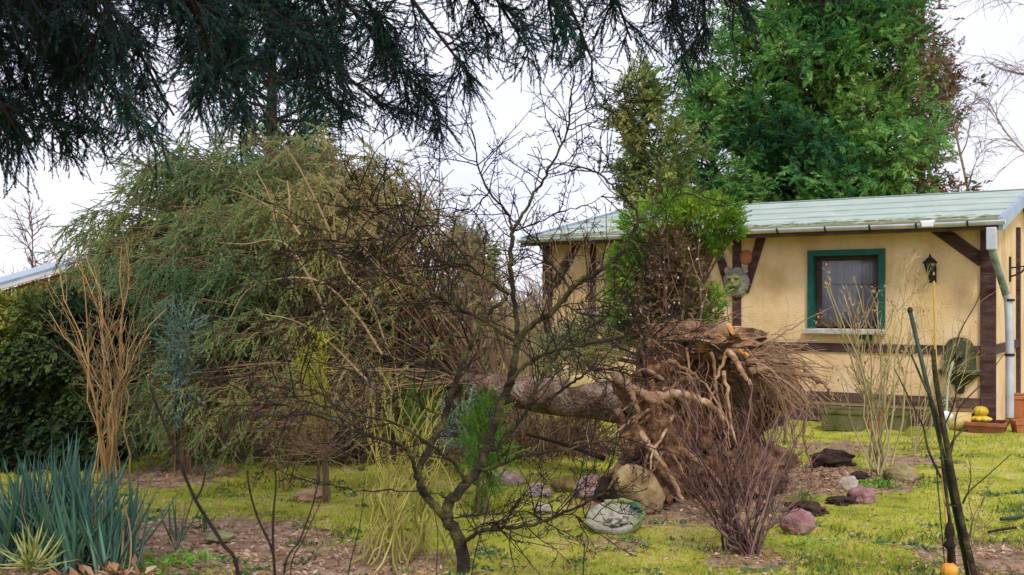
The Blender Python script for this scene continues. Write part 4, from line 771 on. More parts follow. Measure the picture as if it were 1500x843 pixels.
small_conifer((-.45, 15.6, 0), 2.35, .3, 'narrow yellow green conifer beside the bungalow end', 'golden_conifer', 'golden', (0, 0), 40, 300, 1300, (.14, .24))
# brown clumps far right: dead-leaved oak
small_conifer((9.15, 23.0, 0), 10.5, 1.25, 'thin brown leaved conifer right of the tall green cypress', 'browning_conifer', 'brownfol', (.1, 0), 90, 600, 2300, (.2, .4))
# birch at the right edge: fine bare hanging twigs
def bare_tree(base, Hh, label, name, spread, n1, n2, n3, m, r0, lean=(0, 0), droop=-.05, t0=.25, rt=.004):
    base = np.asarray(base, float); o = thing(name, base, label, 'tree'); p_ = smooth_path([base, base + [lean[0] * .3, lean[1] * .3, Hh * .45], base + [lean[0], lean[1], Hh]], 8); g = Geo(); g.tubes(p_, np.linspace(r0, r0 * .15, len(p_)), 8, a=.6); g.build('trunk', MT[m], o, True)
    S, D, i, t = spawn(resample(p_, 16)[None], n1, t0, 1, .8, .2); b = grow(S, D, spread * (1.1 - .6 * t) * rng.uniform(.6, 1.1, n1), 9, .1, (0, 0, .02)); g = Geo(); g.tubes(b, taper(n1, 9, r0 * .3, .2), 4, a=rng.uniform(.2, 1, n1))
    S, D, i, t = spawn(b, n2, .2, 1, .6, .3); c = grow(S, D, spread * rng.uniform(.2, .5, n2), 7, .12, (0, 0, droop)); g.tubes(c, taper(n2, 7, rt * 1.6, .4), 3, a=rng.uniform(0, 1, n2))
    S, D, i, t = spawn(c, n3, .1, 1, .6, .3); d = grow(S, D, spread * rng.uniform(.08, .25, n3), 5, .12, (0, 0, droop * 2)); g.tubes(d, taper(n3, 5, rt, .5), 3, a=rng.uniform(0, 1, n3)); g.build('twigs', MT[m], o, kind='stuff'); return o
bare_tree((11.2, 20.5, 0), 11, 'bare birch with fine hanging twigs at the right edge of the sky', 'birch_tree', 2.9, 30, 260, 1500, 'birch', .13, (-.9, 0), -.12, .25, .006)
bare_tree((10.3, 22.0, 0), 7.5, 'thin leaning bare birch stem right of the brown leaved tree', 'birch_tree', 1.5, 24, 160, 900, 'birch', .06, (-1.3, 0), -.1, .2, .005)
bare_tree((-10.3, 22, 0), 3.2, 'small bare tree far beyond the shed roof, nearest the left edge', 'bare_tree', 1.2, 20, 120, 500, 'redstem', .05, (0, 0), 0, .3, .006)
bare_tree((-9.3, 23, 0), 3.0, 'small bare tree far beyond the shed roof, closer to the fallen spruce', 'bare_tree', 1.1, 20, 120, 500, 'redstem', .05, (0.2, 0), 0, .3, .006)

# far thicket closing the view
n = 5200; x = rng.uniform(-24, 8, n); y = rng.uniform(26, 34, n); g = Geo(); p_ = grow(np.stack([x, y, 0 * x], -1), np.stack([rng.normal(size=n) * .2, rng.normal(size=n) * .2, np.ones(n)], -1), rng.uniform(.8, 2.1, n) * (1 + .3 * np.sin(x * .8)), 6, .15); g.tubes(p_, taper(n, 6, .022, .3), 3, a=rng.uniform(0, 1, n)); S, D, i, t = spawn(p_, 9000, .3, 1, .6, .3); c = grow(S, D, rng.uniform(.2, .6, 9000), 4, .2); g.tubes(c, taper(9000, 4, .011, .5), 3, a=rng.uniform(0, 1, 9000))
tag(g.build('far_thicket', MT['farwood']), 'pale brown leafless thicket far behind the garden', 'thicket', kind='stuff')
# reed-like tan stalks behind the trunk
n = 420; s_ = np.stack([rng.uniform(-1.9, .3, n), rng.uniform(11.8, 13.2, n), np.zeros(n)], -1); p_ = grow(s_, np.stack([rng.normal(size=n) * .08, rng.normal(size=n) * .08, np.ones(n)], -1), rng.uniform(.9, 1.7, n), 5, .06); g = Geo(); g.tubes(p_, taper(n, 5, .009, .5), 4, a=rng.uniform(0, 1, n)); S, D, i, t = spawn(p_, 900, .3, 1, .5, .2); c = grow(S, D, rng.uniform(.15, .4, 900), 4, .2, (0, 0, -.1)); g.tubes(c, taper(900, 4, .004, .5), 3, a=rng.uniform(0, 1, 900)); tag(g.build('dry_reeds', MT['palestem']), 'bank of tan dry reeds behind the fallen trunk', 'reeds', kind='stuff')
n = 1800; s_ = np.stack([rng.uniform(-2.2, .9, n), rng.uniform(9.6, 11.6, n), np.zeros(n)], -1); s_ = s_[(s_[:, 0] + 1.2) ** 2 / 4 + 0 < 1.3]; n = len(s_); p_ = grow(s_, np.stack([rng.normal(size=n) * .5, rng.normal(size=n) * .5, np.ones(n)], -1), rng.uniform(.3, .95, n), 6, .3, (0, 0, -.08)); g = Geo(); g.tubes(p_, taper(n, 6, .006, .4), 3, a=rng.uniform(0, .8, n)); tag(g.build('brushwood', MT['deadtwig']), 'tangle of broken brown twigs heaped along the fallen trunk', 'brushwood', kind='stuff')

# ================================================================== SHED + HEDGE on the left
SA, SB = P(-140, 455, 13.0), P(150, 371, 15.5); o = thing('garden_shed', (SA[0], SA[1], 0), 'shed with orange boards and a blue grey sloping roof above the hedge', 'shed')
bk = np.array([-1.2, 2.4, -.16])
g = Geo(); dn = np.array([0, 0, -.10]); V = [SA, SB, SB + bk + [0, 0, .3], SA + bk + [0, 0, .3]]; V = [np.array(v) for v in V]; g.add(V + [v + dn for v in V], None, [[0, 1, 2, 3], [7, 6, 5, 4], [0, 4, 5, 1], [1, 5, 6, 2], [2, 6, 7, 3], [3, 7, 4, 0]]); rf = g.build('roof', MT['shedroof'], o)
g = Geo(); q = np.array([0, -.03, 0]); g.add([SA + q + [0, 0, -.05], SB + q + [0, 0, -.05], SB + q + [0, 0, -.1], SA + q + [0, 0, -.1], SA + [0, .03, -.05], SB + [0, .03, -.05], SB + [0, .03, -.1], SA + [0, .03, -.1]], None, [[3, 2, 1, 0], [4, 5, 6, 7], [0, 1, 5, 4], [1, 2, 6, 5], [2, 3, 7, 6], [3, 0, 4, 7]]); g.build('fascia', MT['white'], o)
nb = 10
for k in range(nb):
    a, b = SA + (SB - SA) * (k / nb), SA + (SB - SA) * ((k + .97) / nb); i_ = nrm(bk) * .25; a, b = a + i_, b + i_; t_ = nrm(bk) * .03
    g = Geo(); g.add([[a[0], a[1], 0], [b[0], b[1], 0], b + [0, 0, -.1], a + [0, 0, -.1], [a[0] + t_[0], a[1] + t_[1], 0], [b[0] + t_[0], b[1] + t_[1], 0], b + t_ + [0, 0, -.1], a + t_ + [0, 0, -.1]], None, [[0, 1, 2, 3], [7, 6, 5, 4], [0, 4, 5, 1], [1, 5, 6, 2], [2, 6, 7, 3], [3, 7, 4, 0]]); g.build('board', MT['shedwall'], o)
hd = thing('thuja_hedge', (-4.9, 9.6, 0), 'clipped dark green hedge with a yellowing top at the left edge', 'hedge')
hx0, hx1, hy0, hy1, hh = -7.2, -3.85, 9.3, 10.5, 1.5
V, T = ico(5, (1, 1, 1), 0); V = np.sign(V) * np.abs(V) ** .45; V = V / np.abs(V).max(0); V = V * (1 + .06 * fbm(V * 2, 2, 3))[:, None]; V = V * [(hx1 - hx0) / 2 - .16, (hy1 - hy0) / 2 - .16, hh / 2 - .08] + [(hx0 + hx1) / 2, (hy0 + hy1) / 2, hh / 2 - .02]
Geo().add(V, T).build('dark_core', MT['hedgecore'], hd)  # added solid dark core, blocks light through the hedge
n = 7000; fx = rng.uniform(hx0, hx1, n); fz = rng.uniform(.02, hh, n) ; S = np.stack([fx, np.full(n, hy0), fz], -1); D = np.tile([0, -1., -.1], (n, 1)); k = rng.uniform(size=n) < .28; S[k, 1] = rng.uniform(hy0, hy1, k.sum()); S[k, 2] = hh; D[k] = [0, -.2, 1]; k2 = rng.uniform(size=n) < .15; S[k2, 0] = hx1; S[k2, 1] = rng.uniform(hy0, hy1, k2.sum()); S[k2, 2] = rng.uniform(0, hh, k2.sum()); D[k2] = [1, -.2, 0]
lump = .09 * np.sin(S[:, 0] * 5 + 2 * np.sin(S[:, 2] * 4)) + .07 * np.sin(S[:, 2] * 8 + S[:, 0] * 3); S = S + nrm(D) * (lump - .1 + rng.normal(size=n) * .05)[:, None]; D = nrm(D + rng.normal(size=(n, 3)) * .5 + [0, 0, -.2])
col = np.clip(clump(S, 1.6) * .75, 0, 1); top = S[:, 2] > hh - .25; col[top] = np.clip(col[top] + np.clip((-S[top, 0] - 4.1) * .9, 0, .6), 0, 1)
g = Geo(); scatter(g, T_FAN, S, D, rng.uniform(.13, .26, n), col); g.build('foliage', MT['hedge'], hd, kind='stuff')

# ================================================================== SHRUBS
def shrub(name, px, py, label, mt, nst, tips, r0, spread=.06, cat='shrub', sec=6, seclen=(.1, .3), wig=.05, K=9, bow=.0, ter=0, rtw=.0035, depth=.35, secang=.5, dirbias=(0, 0, .06), t0=.3, tm=None):
    """tips: (px0,px1,py0,py1) box of stem ends in the picture at the base distance"""
    q = G(px, py); o = thing(name, q, label, cat); st = []
    for k in range(nst):
        tpx, tpy = rng.uniform(tips[0], tips[1]), rng.uniform(tips[2], tips[3]); e = P(tpx, tpy, q[1] + rng.uniform(-depth, depth)); s_ = q + np.array([rng.normal() * spread, rng.normal() * spread, -.02])
        m_ = s_ * .5 + e * .5; m_[0] += (s_[0] - e[0]) * bow; m_[:2] += rng.normal(size=2) * wig; t = np.linspace(0, 1, K)[:, None]; p_ = (1 - t) ** 2 * s_ + 2 * t * (1 - t) * m_ + t ** 2 * e; p_[1:-1] += rng.normal(size=(K - 2, 3)) * wig * .22; st.append(p_)
        g = Geo(); g.tubes(p_, np.linspace(r0, r0 * .35, K) * rng.uniform(.6, 1.15), 6, a=rng.uniform(0, 1)); g.build('stem', MT[mt], o, True)
    st = np.array(st); n = nst * sec; S, D, i, t = spawn(st, n, t0, .98, secang, .2); c = grow(S, D, rng.uniform(*seclen, n), 5, .15, dirbias); g = Geo(); g.tubes(c, taper(n, 5, rtw, .45), 3, a=rng.uniform(0, 1, n))
    if ter: S, D, i, t = spawn(c, n * ter, .2, 1, .6, .3); d = grow(S, D, rng.uniform(.03, .12, n * ter), 4, .2, dirbias); g.tubes(d, taper(n * ter, 4, rtw * .7, .5), 3, a=rng.uniform(0, 1, n * ter))
    g.build('twigs', MT[tm or mt], o, kind='stuff'); return o, st, c
shrub('pruned_shrub', 160, 712, 'tan pruned shrub with many upright stems beside the hedge', 'tanstem', 23, (70, 245, 355, 500), .0088, .05, sec=10, seclen=(.1, .36), wig=.1, bow=.45, ter=2, rtw=.0034, secang=.55, tm='deadtwig')
shrub('green_stemmed_shrub', 585, 815, 'clump of upright yellow green stems behind the bare fruit tree', 'greenstem', 46, (520, 665, 520, 680), .0075, .15, sec=4, seclen=(.06, .2), wig=.09, bow=.0, depth=.25, rtw=.003)
shrub('red_twigged_bush', 1090, 808, 'bare bush of thin reddish twigs in front of the root plate', 'redstem', 50, (970, 1205, 560, 745), .0078, .05, sec=8, seclen=(.08, .3), wig=.07, bow=.10, ter=1, rtw=.0024, secang=.45, depth=.3)
ho, st, c = shrub('dried_hydrangea', 1288, 692, 'pale bare shrub with dry tan flower heads before the window', 'palestem', 19, (1195, 1345, 385, 560), .0105, .05, sec=9, seclen=(.12, .42), wig=.07, bow=.1, ter=1, rtw=.0042, secang=.45)
e = np.concatenate([c[rng.choice(len(c), 90, False)][:, -1], st[:, -1]]); n = len(e) * 9; S = np.repeat(e, 9, 0) + rng.normal(size=(n, 3)) * .022; g = Geo(); g.inst(T_LEAF, frame(rng.normal(size=(n, 3))), S, rng.uniform(.022, .045, n), rng.uniform(0, 1, n)); g.build('flower_heads', MT['dryhead'], ho, kind='stuff')
ho, st, c = shrub('dried_hydrangea', 1345, 668, 'thin dry shrub with tan seed heads below the wall lantern', 'palestem', 11, (1310, 1432, 425, 540), .006, .1, sec=7, seclen=(.12, .42), wig=.07, bow=.1, ter=1, rtw=.0034, secang=.45)
e = np.concatenate([c[rng.choice(len(c), 50, False)][:, -1], st[:, -1]]); n = len(e) * 6; S = np.repeat(e, 6, 0) + rng.normal(size=(n, 3)) * .018; g = Geo(); g.inst(T_LEAF, frame(rng.normal(size=(n, 3))), S, rng.uniform(.015, .03, n), rng.uniform(0, 1, n)); g.build('seed_heads', MT['dryhead'], ho, kind='stuff')
shrub('twiggy_bush', 478, 737, 'brown bush on two thin trunks with a wide tangle of twigs', 'deadtwig', 3, (468, 488, 600, 615), .018, .03, sec=26, seclen=(.3, .8), wig=.02, ter=4, rtw=.004, secang=1.1, dirbias=(0, 0, .0), t0=.5)
shrub('twiggy_bush', 420, 715, 'dark low twig tangle trailing from the fallen crown', 'deadtwig', 7, (330, 560, 540, 640), .006, .05, sec=16, seclen=(.2, .5), wig=.15, ter=2, rtw=.003, secang=.8, dirbias=(0, 0, .0))
# pussy willow / magnolia twigs with pale buds by the cypress
ho, st, c = shrub('budding_shrub', 985, 716, 'thin bare shrub with pale buds in front of the leaning cypress', 'redstem', 8, (905, 1050, 310, 470), .005, .08, sec=7, seclen=(.12, .4), wig=.1, ter=1, rtw=.0035, secang=.6)
S = c[:, -1]; g = Geo(); g.inst((OCT[0] * [1, .5, .5], OCT[1]), frame(c[:, -1] - c[:, -2]), S, rng.uniform(.010, .017, len(S)), rng.uniform(0, 1, len(S))); g.build('buds', MT['bud'], ho, kind='stuff')
shrub('bare_bush', 850, 640, 'fine brown leafless bush screening the left end of the bungalow', 'deadtwig', 16, (775, 935, 335, 500), .008, .12, sec=16, seclen=(.2, .6), wig=.1, ter=2, rtw=.0045, secang=.6)
shrub('dry_weed_stalks', 1445, 800, 'few thin dry weed stalks on the lawn by the right edge', 'deadtwig', 7, (1418, 1498, 640, 760), .0035, .12, sec=3, seclen=(.05, .15), wig=.03, rtw=.002, cat='weeds')
# golden and bright green low conifers, blue spruce piece
def tuft(name, px, py, Yv, rad, label, m, n=500, size=(.08, .16), cat='shrub', up=.3):
    c = P(px, py, Yv); o = thing(name, (c[0], c[1], 0), label, cat); g = Geo(); nst = 7; e = c + nrm(rng.normal(size=(nst, 3))) * np.array(rad) * .8; s_ = np.array([c[0], c[1], 0]) + rng.normal(size=(nst, 3)) * [.04, .04, 0]; t = np.linspace(0, 1, 7)[None, :, None]; md = (s_ + e) / 2; md[:, :2] = md[:, :2] * .4 + c[:2] * .6; b = (1 - t) ** 2 * s_[:, None] + 2 * t * (1 - t) * md[:, None] + t * t * e[:, None]; g.tubes(b, taper(nst, 7, .007, .4), 4, a=.3); g.build('stems', MT['deadtwig'], o)
    j = rng.integers(0, nst, n); tt_ = rng.integers(3, 7, n); d = nrm(b[j, 6] - c + rng.normal(size=(n, 3)) * .06); S = b[j, tt_] + rng.normal(size=(n, 3)) * np.array(rad) * .22 + d * .06; S[:, 2] = np.maximum(S[:, 2], .03); g = Geo(); scatter(g, T_FAR, S - d * .06, nrm(d + [0, 0, up] + rng.normal(size=(n, 3)) * .3), rng.uniform(*size, n), clump(S, 5)); g.build('foliage', MT[m], o, kind='stuff')
tuft('golden_conifer', 468, 515, 8.6, (.15, .12, .15), 'bright yellow green little conifer amid brown twigs', 'yellowneedle', 480, (.06, .12))
tuft('fir_seedling', 705, 632, 7.3, (.22, .2, .24), 'bright green spruce shoot behind the fruit tree trunk', 'brightneedle', 300, (.1, .2))
tuft('green_shrub', 625, 600, 8.2, (.14, .12, .28), 'yellow green leafy patch by the fallen trunk', 'brightneedle', 160)
tuft('blue_spruce', 268, 490, 9.0, (.2, .2, .2), 'grey blue young spruce right of the tan pruned shrub', 'blueneedle', 260, (.12, .2))
tuft('blue_spruce', 672, 605, 9.0, (.16, .16, .14), 'grey green spruce sprig against the fallen trunk', 'blueneedle', 120, (.12, .2))
# leaning cypress behind the root plate
q = np.array([1.75, 9.6, 0]); o = thing('leaning_cypress', q, 'small cypress with bright green top and brown inside behind the roots', 'tree')
g = Geo(); p_ = smooth_path([q, q + [-.05, 0, .8], q + [.0, 0, 1.6], q + [.1, 0, 2.3]], 6); g.tubes(p_, np.linspace(.06, .015, len(p_)), 8); g.build('trunk', MT['darkbark'], o, True)
LB = [((960, 328), (.3, .3, .12), 260, 'golden'), ((1038, 322), (.28, .3, .15), 420, 'golden'), ((1062, 342), (.13, .2, .10), 110, 'golden'), ((1005, 308), (.28, .25, .08), 220, 'golden'), ((1035, 362), (.12, .2, .09), 90, 'golden'), ((920, 400), (.13, .2, .25), 160, 'golden'), ((915, 450), (.14, .2, .18), 120, 'golden'), ((1046, 440), (.05, .12, .10), 60, 'golden'), ((1015, 470), (.26, .15, .08), 200, 'golden'), ((960, 485), (.2, .15, .08), 100, 'golden'),
      ((925, 430), (.16, .2, .4), 500, 'fallen'), ((930, 385), (.18, .2, .22), 260, 'golden'), ((980, 390), (.30, .3, .36), 850, 'brownfol'), ((1003, 440), (.2, .25, .26), 460, 'brownfol'), ((955, 450), (.3, .3, .3), 500, 'brownfol'), ((880, 500), (.35, .3, .25), 420, 'fallen'), ((840, 520), (.3, .3, .2), 240, 'fallen')]
gs = {}; br = []
for (c, rad, n, m) in LB:
    c = P(c[0], c[1], 9.5); d = nrm(rng.normal(size=(n, 3))); S = c + d * np.array(rad) * rng.uniform(.3, 1, (n, 1)) ** .5; gg = gs.setdefault(m, Geo()); ax_ = np.array([1.72, 9.6, 0]); dd = S - ax_; dd[:, 2] *= .25; scatter(gg, T_FAN if m != 'fallen' else T_FAR, S, nrm(nrm(dd) + d * .6 + rng.normal(size=(n, 3)) * .35), rng.uniform(.08, .17, n), clump(S, 4))
    for k in range(8): e = c + nrm(rng.normal(size=3)) * np.array(rad) * .8; s_ = p_[min(len(p_) - 1, max(2, int(e[2] / 2.4 * len(p_) * .75)))]; br.append(resample(smooth_path([s_, (s_ + e) / 2 + [0, 0, .05], e], 4), 7))
gs['golden'].build('foliage', MT['golden'], o, kind='stuff'); gs['brownfol'].build('brown_foliage', MT['brownfol'], o, kind='stuff'); gs['fallen'].build('olive_foliage', MT['fallen'], o, kind='stuff')
g = Geo(); br = np.array(br); g.tubes(br, taper(len(br), 7, .012, .35), 4, a=.3); g.build('branches', MT['deadtwig'], o, kind='stuff')
# patch of bright leaves by the stones
def leafpatch(px, py, wd, n, label, size=(.03, .06), name='leafy_plant'):
    q = G(px, py); S = q + np.stack([rng.normal(size=n) * wd, rng.normal(size=n) * wd * .7, rng.uniform(.01, .07, n)], -1); D = np.stack([rng.normal(size=n), rng.normal(size=n), rng.uniform(0, .8, n)], -1); g = Geo(); g.inst(T_LEAF, frame(D, roll=rng.normal(size=n) * .5), S, rng.uniform(*size, n), rng.uniform(0, 1, n)); tag(g.build(name, MT['leaf']), label, 'plant', kind='stuff')
leafpatch(1285, 718, .11, 260, 'low bright green leafy plant between pale stone and brown boulder')
leafpatch(1178, 735, .05, 60, 'tiny bright green plant at the left edge of the dug earth')
leafpatch(1195, 805, .12, 130, 'sprinkle of small green leaves right of the red twigged bush', (.02, .04))
leafpatch(260, 835, .14, 160, 'low green leaves at the foot of the small spiky plant', (.03, .07))
# fallen grey branch and firewood by the trunk
g = Geo(); g.tubes(smooth_path([P(770, 636, 8.3), P(830, 652, 8.1), P(885, 672, 7.9)], 6), np.linspace(.012, .022, 13), 8, cap=True); tag(g.build('fallen_branch', MT['herotwig'], None, True), 'dark broken branch slanting to the ground under the trunk', 'branch')
c_ = P(853, 556, 8.75); o = thing('firewood', c_, 'split block of orange firewood resting behind the trunk', 'firewood'); g = Geo(); g.add([c_ + v for v in ([-.13, -.05, -.07], [.12, -.06, -.05], [.14, .06, -.05], [-.1, .07, -.07], [-.1, -.04, .03], [.04, -.05, .045], [.06, .04, .045], [-.08, .05, .03])], None, [[0, 3, 2, 1], [4, 5, 6, 7], [0, 1, 5, 4], [1, 2, 6, 5], [2, 3, 7, 6], [3, 0, 4, 7]]); g.build('split_block', MT['wood'], o, bevel=.01)
q = G(1103, 640); q = np.array([2.1, 8.95, 0]); o = thing('white_crate', q, 'small off white box glimpsed through the torn roots', 'box'); g = Geo(); g.box(q + [0, 0, .4], (.07, .07, .4)); g.build('box_body', MT['concrete'], o, bevel=.01); g = Geo(); g.box(q + [0, -.072, .76], (.05, .004, .012)); g.box(q + [0, -.072, .70], (.05, .004, .012)); g.build('slots', MT['bracket'], o)

# ================================================================== YUCCAS (each leaf a part)
def leaf_mesh(name, m, L_, W_, bend, fold=.25, K=8, a=.5):
    t = np.linspace(0, 1, K); wd = W_ * np.interp(t, [0, .08, .3, .7, 1], [.7, .75, 1, .72, .02]); V = []
    for k in range(K):
        z = L_ * t[k]; y = bend * L_ * t[k] ** 2.2
        V += [[-wd[k] / 2, y - fold * wd[k] * .5, z], [0, y, z], [wd[k] / 2, y - fold * wd[k] * .5, z], [0, y + .0015 + .12 * wd[k], z]]
    Q = []
    for k in range(K - 1):
        b = 4 * k
        for i, j in ((0, 1), (1, 2), (2, 3), (3, 0)): Q.append([b + i, b + j, b + 4 + j, b + 4 + i])
    me = Geo().add(V, None, Q, a).build(name, m, None, True); d = me.data; bpy.data.objects.remove(me); return d
def yucca(px, py, label, m, nl, L_, W_, splay, name='yucca', seed=0, Yv=None, spread=.05, cat='yucca', z0=0.):
    q = G(px, py) if Yv is None else np.array([(px - CX) / F * Yv, Yv, 0.]); q = q + [0, 0, z0]; o = thing(name, q, label, cat); r = random.Random(seed); ms = [leaf_mesh('leaf', MT[m], L_ * s_, W_, b, a=c_) for s_, b, c_ in ((1, .06, .3), (.9, .12, .5), (.8, .02, .75), (.95, .2, .4), (.7, .1, .9), (1.05, 0, .6))]
    md = leaf_mesh('leaf', MT['litter'], L_ * .8, W_ * .7, .35, a=.5) if m == 'yucca' else None
    for k in range(nl):
        l = link(bpy.data.objects.new('leaf', md if (r.random() < .09 and md) else r.choice(ms))); l.parent = o; ph = k * 2.39996 + r.gauss(0, .15); th = splay * (.1 + .9 * ((k + .5) / nl) ** .7) + r.gauss(0, .07)
        l.rotation_euler = (th, r.gauss(0, .1), ph); l.location = (r.gauss(0, spread) - math.sin(ph) * 0, r.gauss(0, spread), r.uniform(0, .06)); s_ = r.uniform(.75, 1.1); l.scale = (s_, s_, s_)
    return o
yucca(120, 0, 'large blue green yucca clump with upright sword leaves, right hand crown', 'yucca', 110, .60, .03, .85, seed=1, Yv=5.75, spread=.11)
yucca(35, 0, 'blue green yucca crown at the left edge behind the yellow rosette', 'yucca', 90, .62, .03, .95, seed=2, Yv=5.95, spread=.11)
yucca(165, 0, 'smaller blue green yucca crown nearest the leaf litter', 'yucca', 44, .5, .024, .5, seed=3, Yv=5.65, spread=.06)
yucca(78, 0, 'blue green yucca crown at the back of the clump', 'yucca', 70, .68, .028, .7, seed=8, Yv=6.15, spread=.1)
yucca(45, 0, 'yellow green spiky rosette in front of the blue green yuccas', 'rosette', 40, .24, .018, 1.7, 'yucca_rosette', 4, 5.0, .012, z0=.2)
yucca(258, 800, 'small dark spiky plant standing in the leaf litter', 'yucca', 14, .30, .014, .55, 'yucca_seedling', 5, None, .02)
yucca(300, 782, 'tiny thin bladed plant right of the small spiky plant', 'weed', 9, .14, .008, .5, 'grass_clump', 6, None, .015, 'plant')
# dried brown leaves under the yucca
n = 150; q = np.array([-2.2, 5.5, .04]); S = q + rng.normal(size=(n, 3)) * [.12, .08, .03]; S[:, 2] = np.maximum(S[:, 2], .01); g = Geo(); g.inst(T_LEAF, frame(rng.normal(size=(n, 3))), S, rng.uniform(.05, .12, n), rng.uniform(.2, .8, n)); tag(g.build('dry_leaf_heap', MT['litter']), 'heap of curled orange brown leaves below the yucca', 'leaves', kind='stuff')

# ================================================================== FOREGROUND BARE STEMS
def stems(name, label, paths, Yv, m='overbark', base=None):
    b0 = P(*paths[0][0][0], Yv); o = thing(name, (b0[0], b0[1], 0), label, 'shrub')
    for pts, r0, r1 in paths:
        w_ = [P(a[0], a[1], Yv) for a in pts]
        if pts[0][1] > 840: w_ = [np.array([w_[0][0] + .03, w_[0][1], 0])] + w_
        p_ = smooth_path(w_, 6); g = Geo(); g.tubes(p_, np.linspace(r0, r1, len(p_)) * .72, 7, a=.5); g.build('stem', MT[m], o, True)
    return o
stems('bare_sapling', 'thin blurred bare stem leaning left in the near foreground', [([(350, 850), (325, 795), (285, 730), (255, 655), (232, 600), (220, 568)], .010, .006), ([(285, 735), (296, 715), (301, 690)], .006, .003), ([(283, 728), (270, 770), (262, 800)], .003, .002)], 3.4)
stems('bare_sapling', 'thin forked bare stems in the near foreground right of the leaning one', [([(403, 850), (398, 805), (378, 760), (366, 720), (362, 690)], .008, .004), ([(400, 812), (400, 760), (404, 715), (403, 680)], .007, .003), ([(415, 850), (440, 790), (458, 740), (468, 700)], .006, .003), ([(425, 850), (445, 790), (470, 735)], .004, .002)], 3.6)
stems('bare_sapling', 'faint thin stems in the foreground before the fruit tree trunk', [([(510, 850), (527, 770), (535, 700)], .005, .002), ([(640, 850), (641, 780), (630, 720)], .004, .002), ([(690, 850), (715, 740), (725, 690)], .005, .002), ([(855, 850), (856, 800), (850, 790)], .004, .003)], 4.4)

# ================================================================== SAPLING WITH STAKE on the right
YS = 5.5
q = np.array([(1424 - CX) / F * YS, YS, 0]); o = thing('green_stake', q, 'dark green leaning plant stake beside the young sapling', 'stake')
g = Geo(); p_ = np.array([P(1421, 858, YS), P(1378, 650, YS), P(1333, 455, YS)]); g.tubes(p_, np.full(3, .0115), 10, cap=True); g.build('rod', MT['stake'], o, True); g = Geo(); V, T = ico(2, (.015, .015, .02)); g.add(V + P(1333, 455, YS), T); g.build('cap', MT['bracket'], o, True)
o = thing('young_sapling', (q[0] + .02, YS - .03, 0), 'dark young sapling with cut top tied to the green stake', 'tree')
for pts, r0, r1 in [([(1432, 862), (1410, 770), (1392, 680), (1378, 600), (1370, 550), (1367, 512)], .019, .013), ([(1400, 850), (1392, 770), (1382, 690), (1373, 610), (1352, 560), (1335, 520)], .012, .005), ([(1392, 680), (1392, 655), (1405, 635), (1418, 628)], .008, .005), ([(1390, 676), (1398, 640), (1404, 600), (1440, 560), (1470, 520)], .006, .002), ([(1410, 738), (1420, 720), (1445, 698), (1483, 664)], .006, .002), ([(1418, 722), (1422, 700), (1421, 678)], .004, .002), ([(1378, 700), (1360, 660), (1352, 625), (1330, 580), (1310, 540)], .007, .003), ([(1376, 640), (1400, 580), (1402, 500), (1432, 440), (1442, 400)], .005, .002), ([(1372, 690), (1378, 760), (1384, 830)], .004, .003)]:
    p_ = smooth_path([P(a[0], a[1], YS - .03) for a in pts], 6); g = Geo(); g.tubes(p_, np.linspace(r0, r1, len(p_)), 8, a=.5, cap=True); g.build('stem', MT['hero'], o, True)
g = Geo(); e_ = P(1367, 511, YS - .03)
for (a, b) in ((1385, 672), (1399, 740)): an = np.linspace(0, 6.283, 13); cc = P(a, b, YS - .01); g.tubes(np.stack([cc[0] + .032 * np.cos(an), cc[1] + .03 * np.sin(an), np.full(13, cc[2])], -1), np.full(13, .004), 5)
g.build('tie', MT['bracket'], o)
n = 5; S = np.array([P(a, b, YS - .05) for a, b in ((1352, 423), (1420, 658), (1443, 707), (1413, 660), (1437, 690))]); g = Geo(); g.inst(T_LEAF, frame(np.array([[.5, -.3, .9], [1, -.2, -.3], [.8, -.3, -.4], [1, 0, 0], [.5, -.5, -.5]])), S, np.array([.045, .03, .03, .02, .02]), np.array([.3] * 5)); g.build('leaf', MT['weed'], o)
o = thing('bamboo_cane', (q[0] - .1, YS + .25, 0), 'thin yellow cane rising in front of the wall lantern post', 'cane'); g = Geo(); p_ = smooth_path([P(1392, 838, YS + .25), P(1378, 650, YS + .25), P(1371, 530, YS + .25), P(1368, 412, YS + .25)], 6); g.tubes(p_, np.linspace(.008, .006, len(p_)) * (1 + .15 * (np.arange(len(p_)) % 4 == 0)), 8); g.build('cane_stem', MT['cane'], o, True); g = Geo(); g.tubes(smooth_path([P(1371, 520, YS + .25), P(1360, 470, YS + .22), P(1353, 425, YS + .2)], 5), np.full(11, .002), 4); g.build('side_shoot', MT['cane'], o)
# hanging ornament
c_ = P(1391, 836, YS - .1); o = thing('hanging_ornament', c_, 'dark hanging ornament ending in an orange ball on the sapling', 'ornament')
V, Q = ribbed([(0, -.045), (.02, -.042), (.038, -.025), (.045, 0), (.038, .025), (.018, .04), (0, .042)], 10, .08); Geo().add(V + c_, None, Q).build('orange_ball', MT['orange'], o, True)
Geo().lathe([[0, .04], [.012, .04], [.013, .11], [.03, .125], [.03, .14], [.014, .16], [.026, .19], [.022, .23], [.008, .26], [.006, .29], [0, .292]], 14, c_ + [0, 0, 0]).build('spindle', MT['overbark'], o, True)
g = Geo(); g.tubes(np.array([c_ + [0, 0, .29], c_ + [-.01, .05, .36]]), np.full(2, .0025), 5); g.build('hook', MT['bracket'], o)

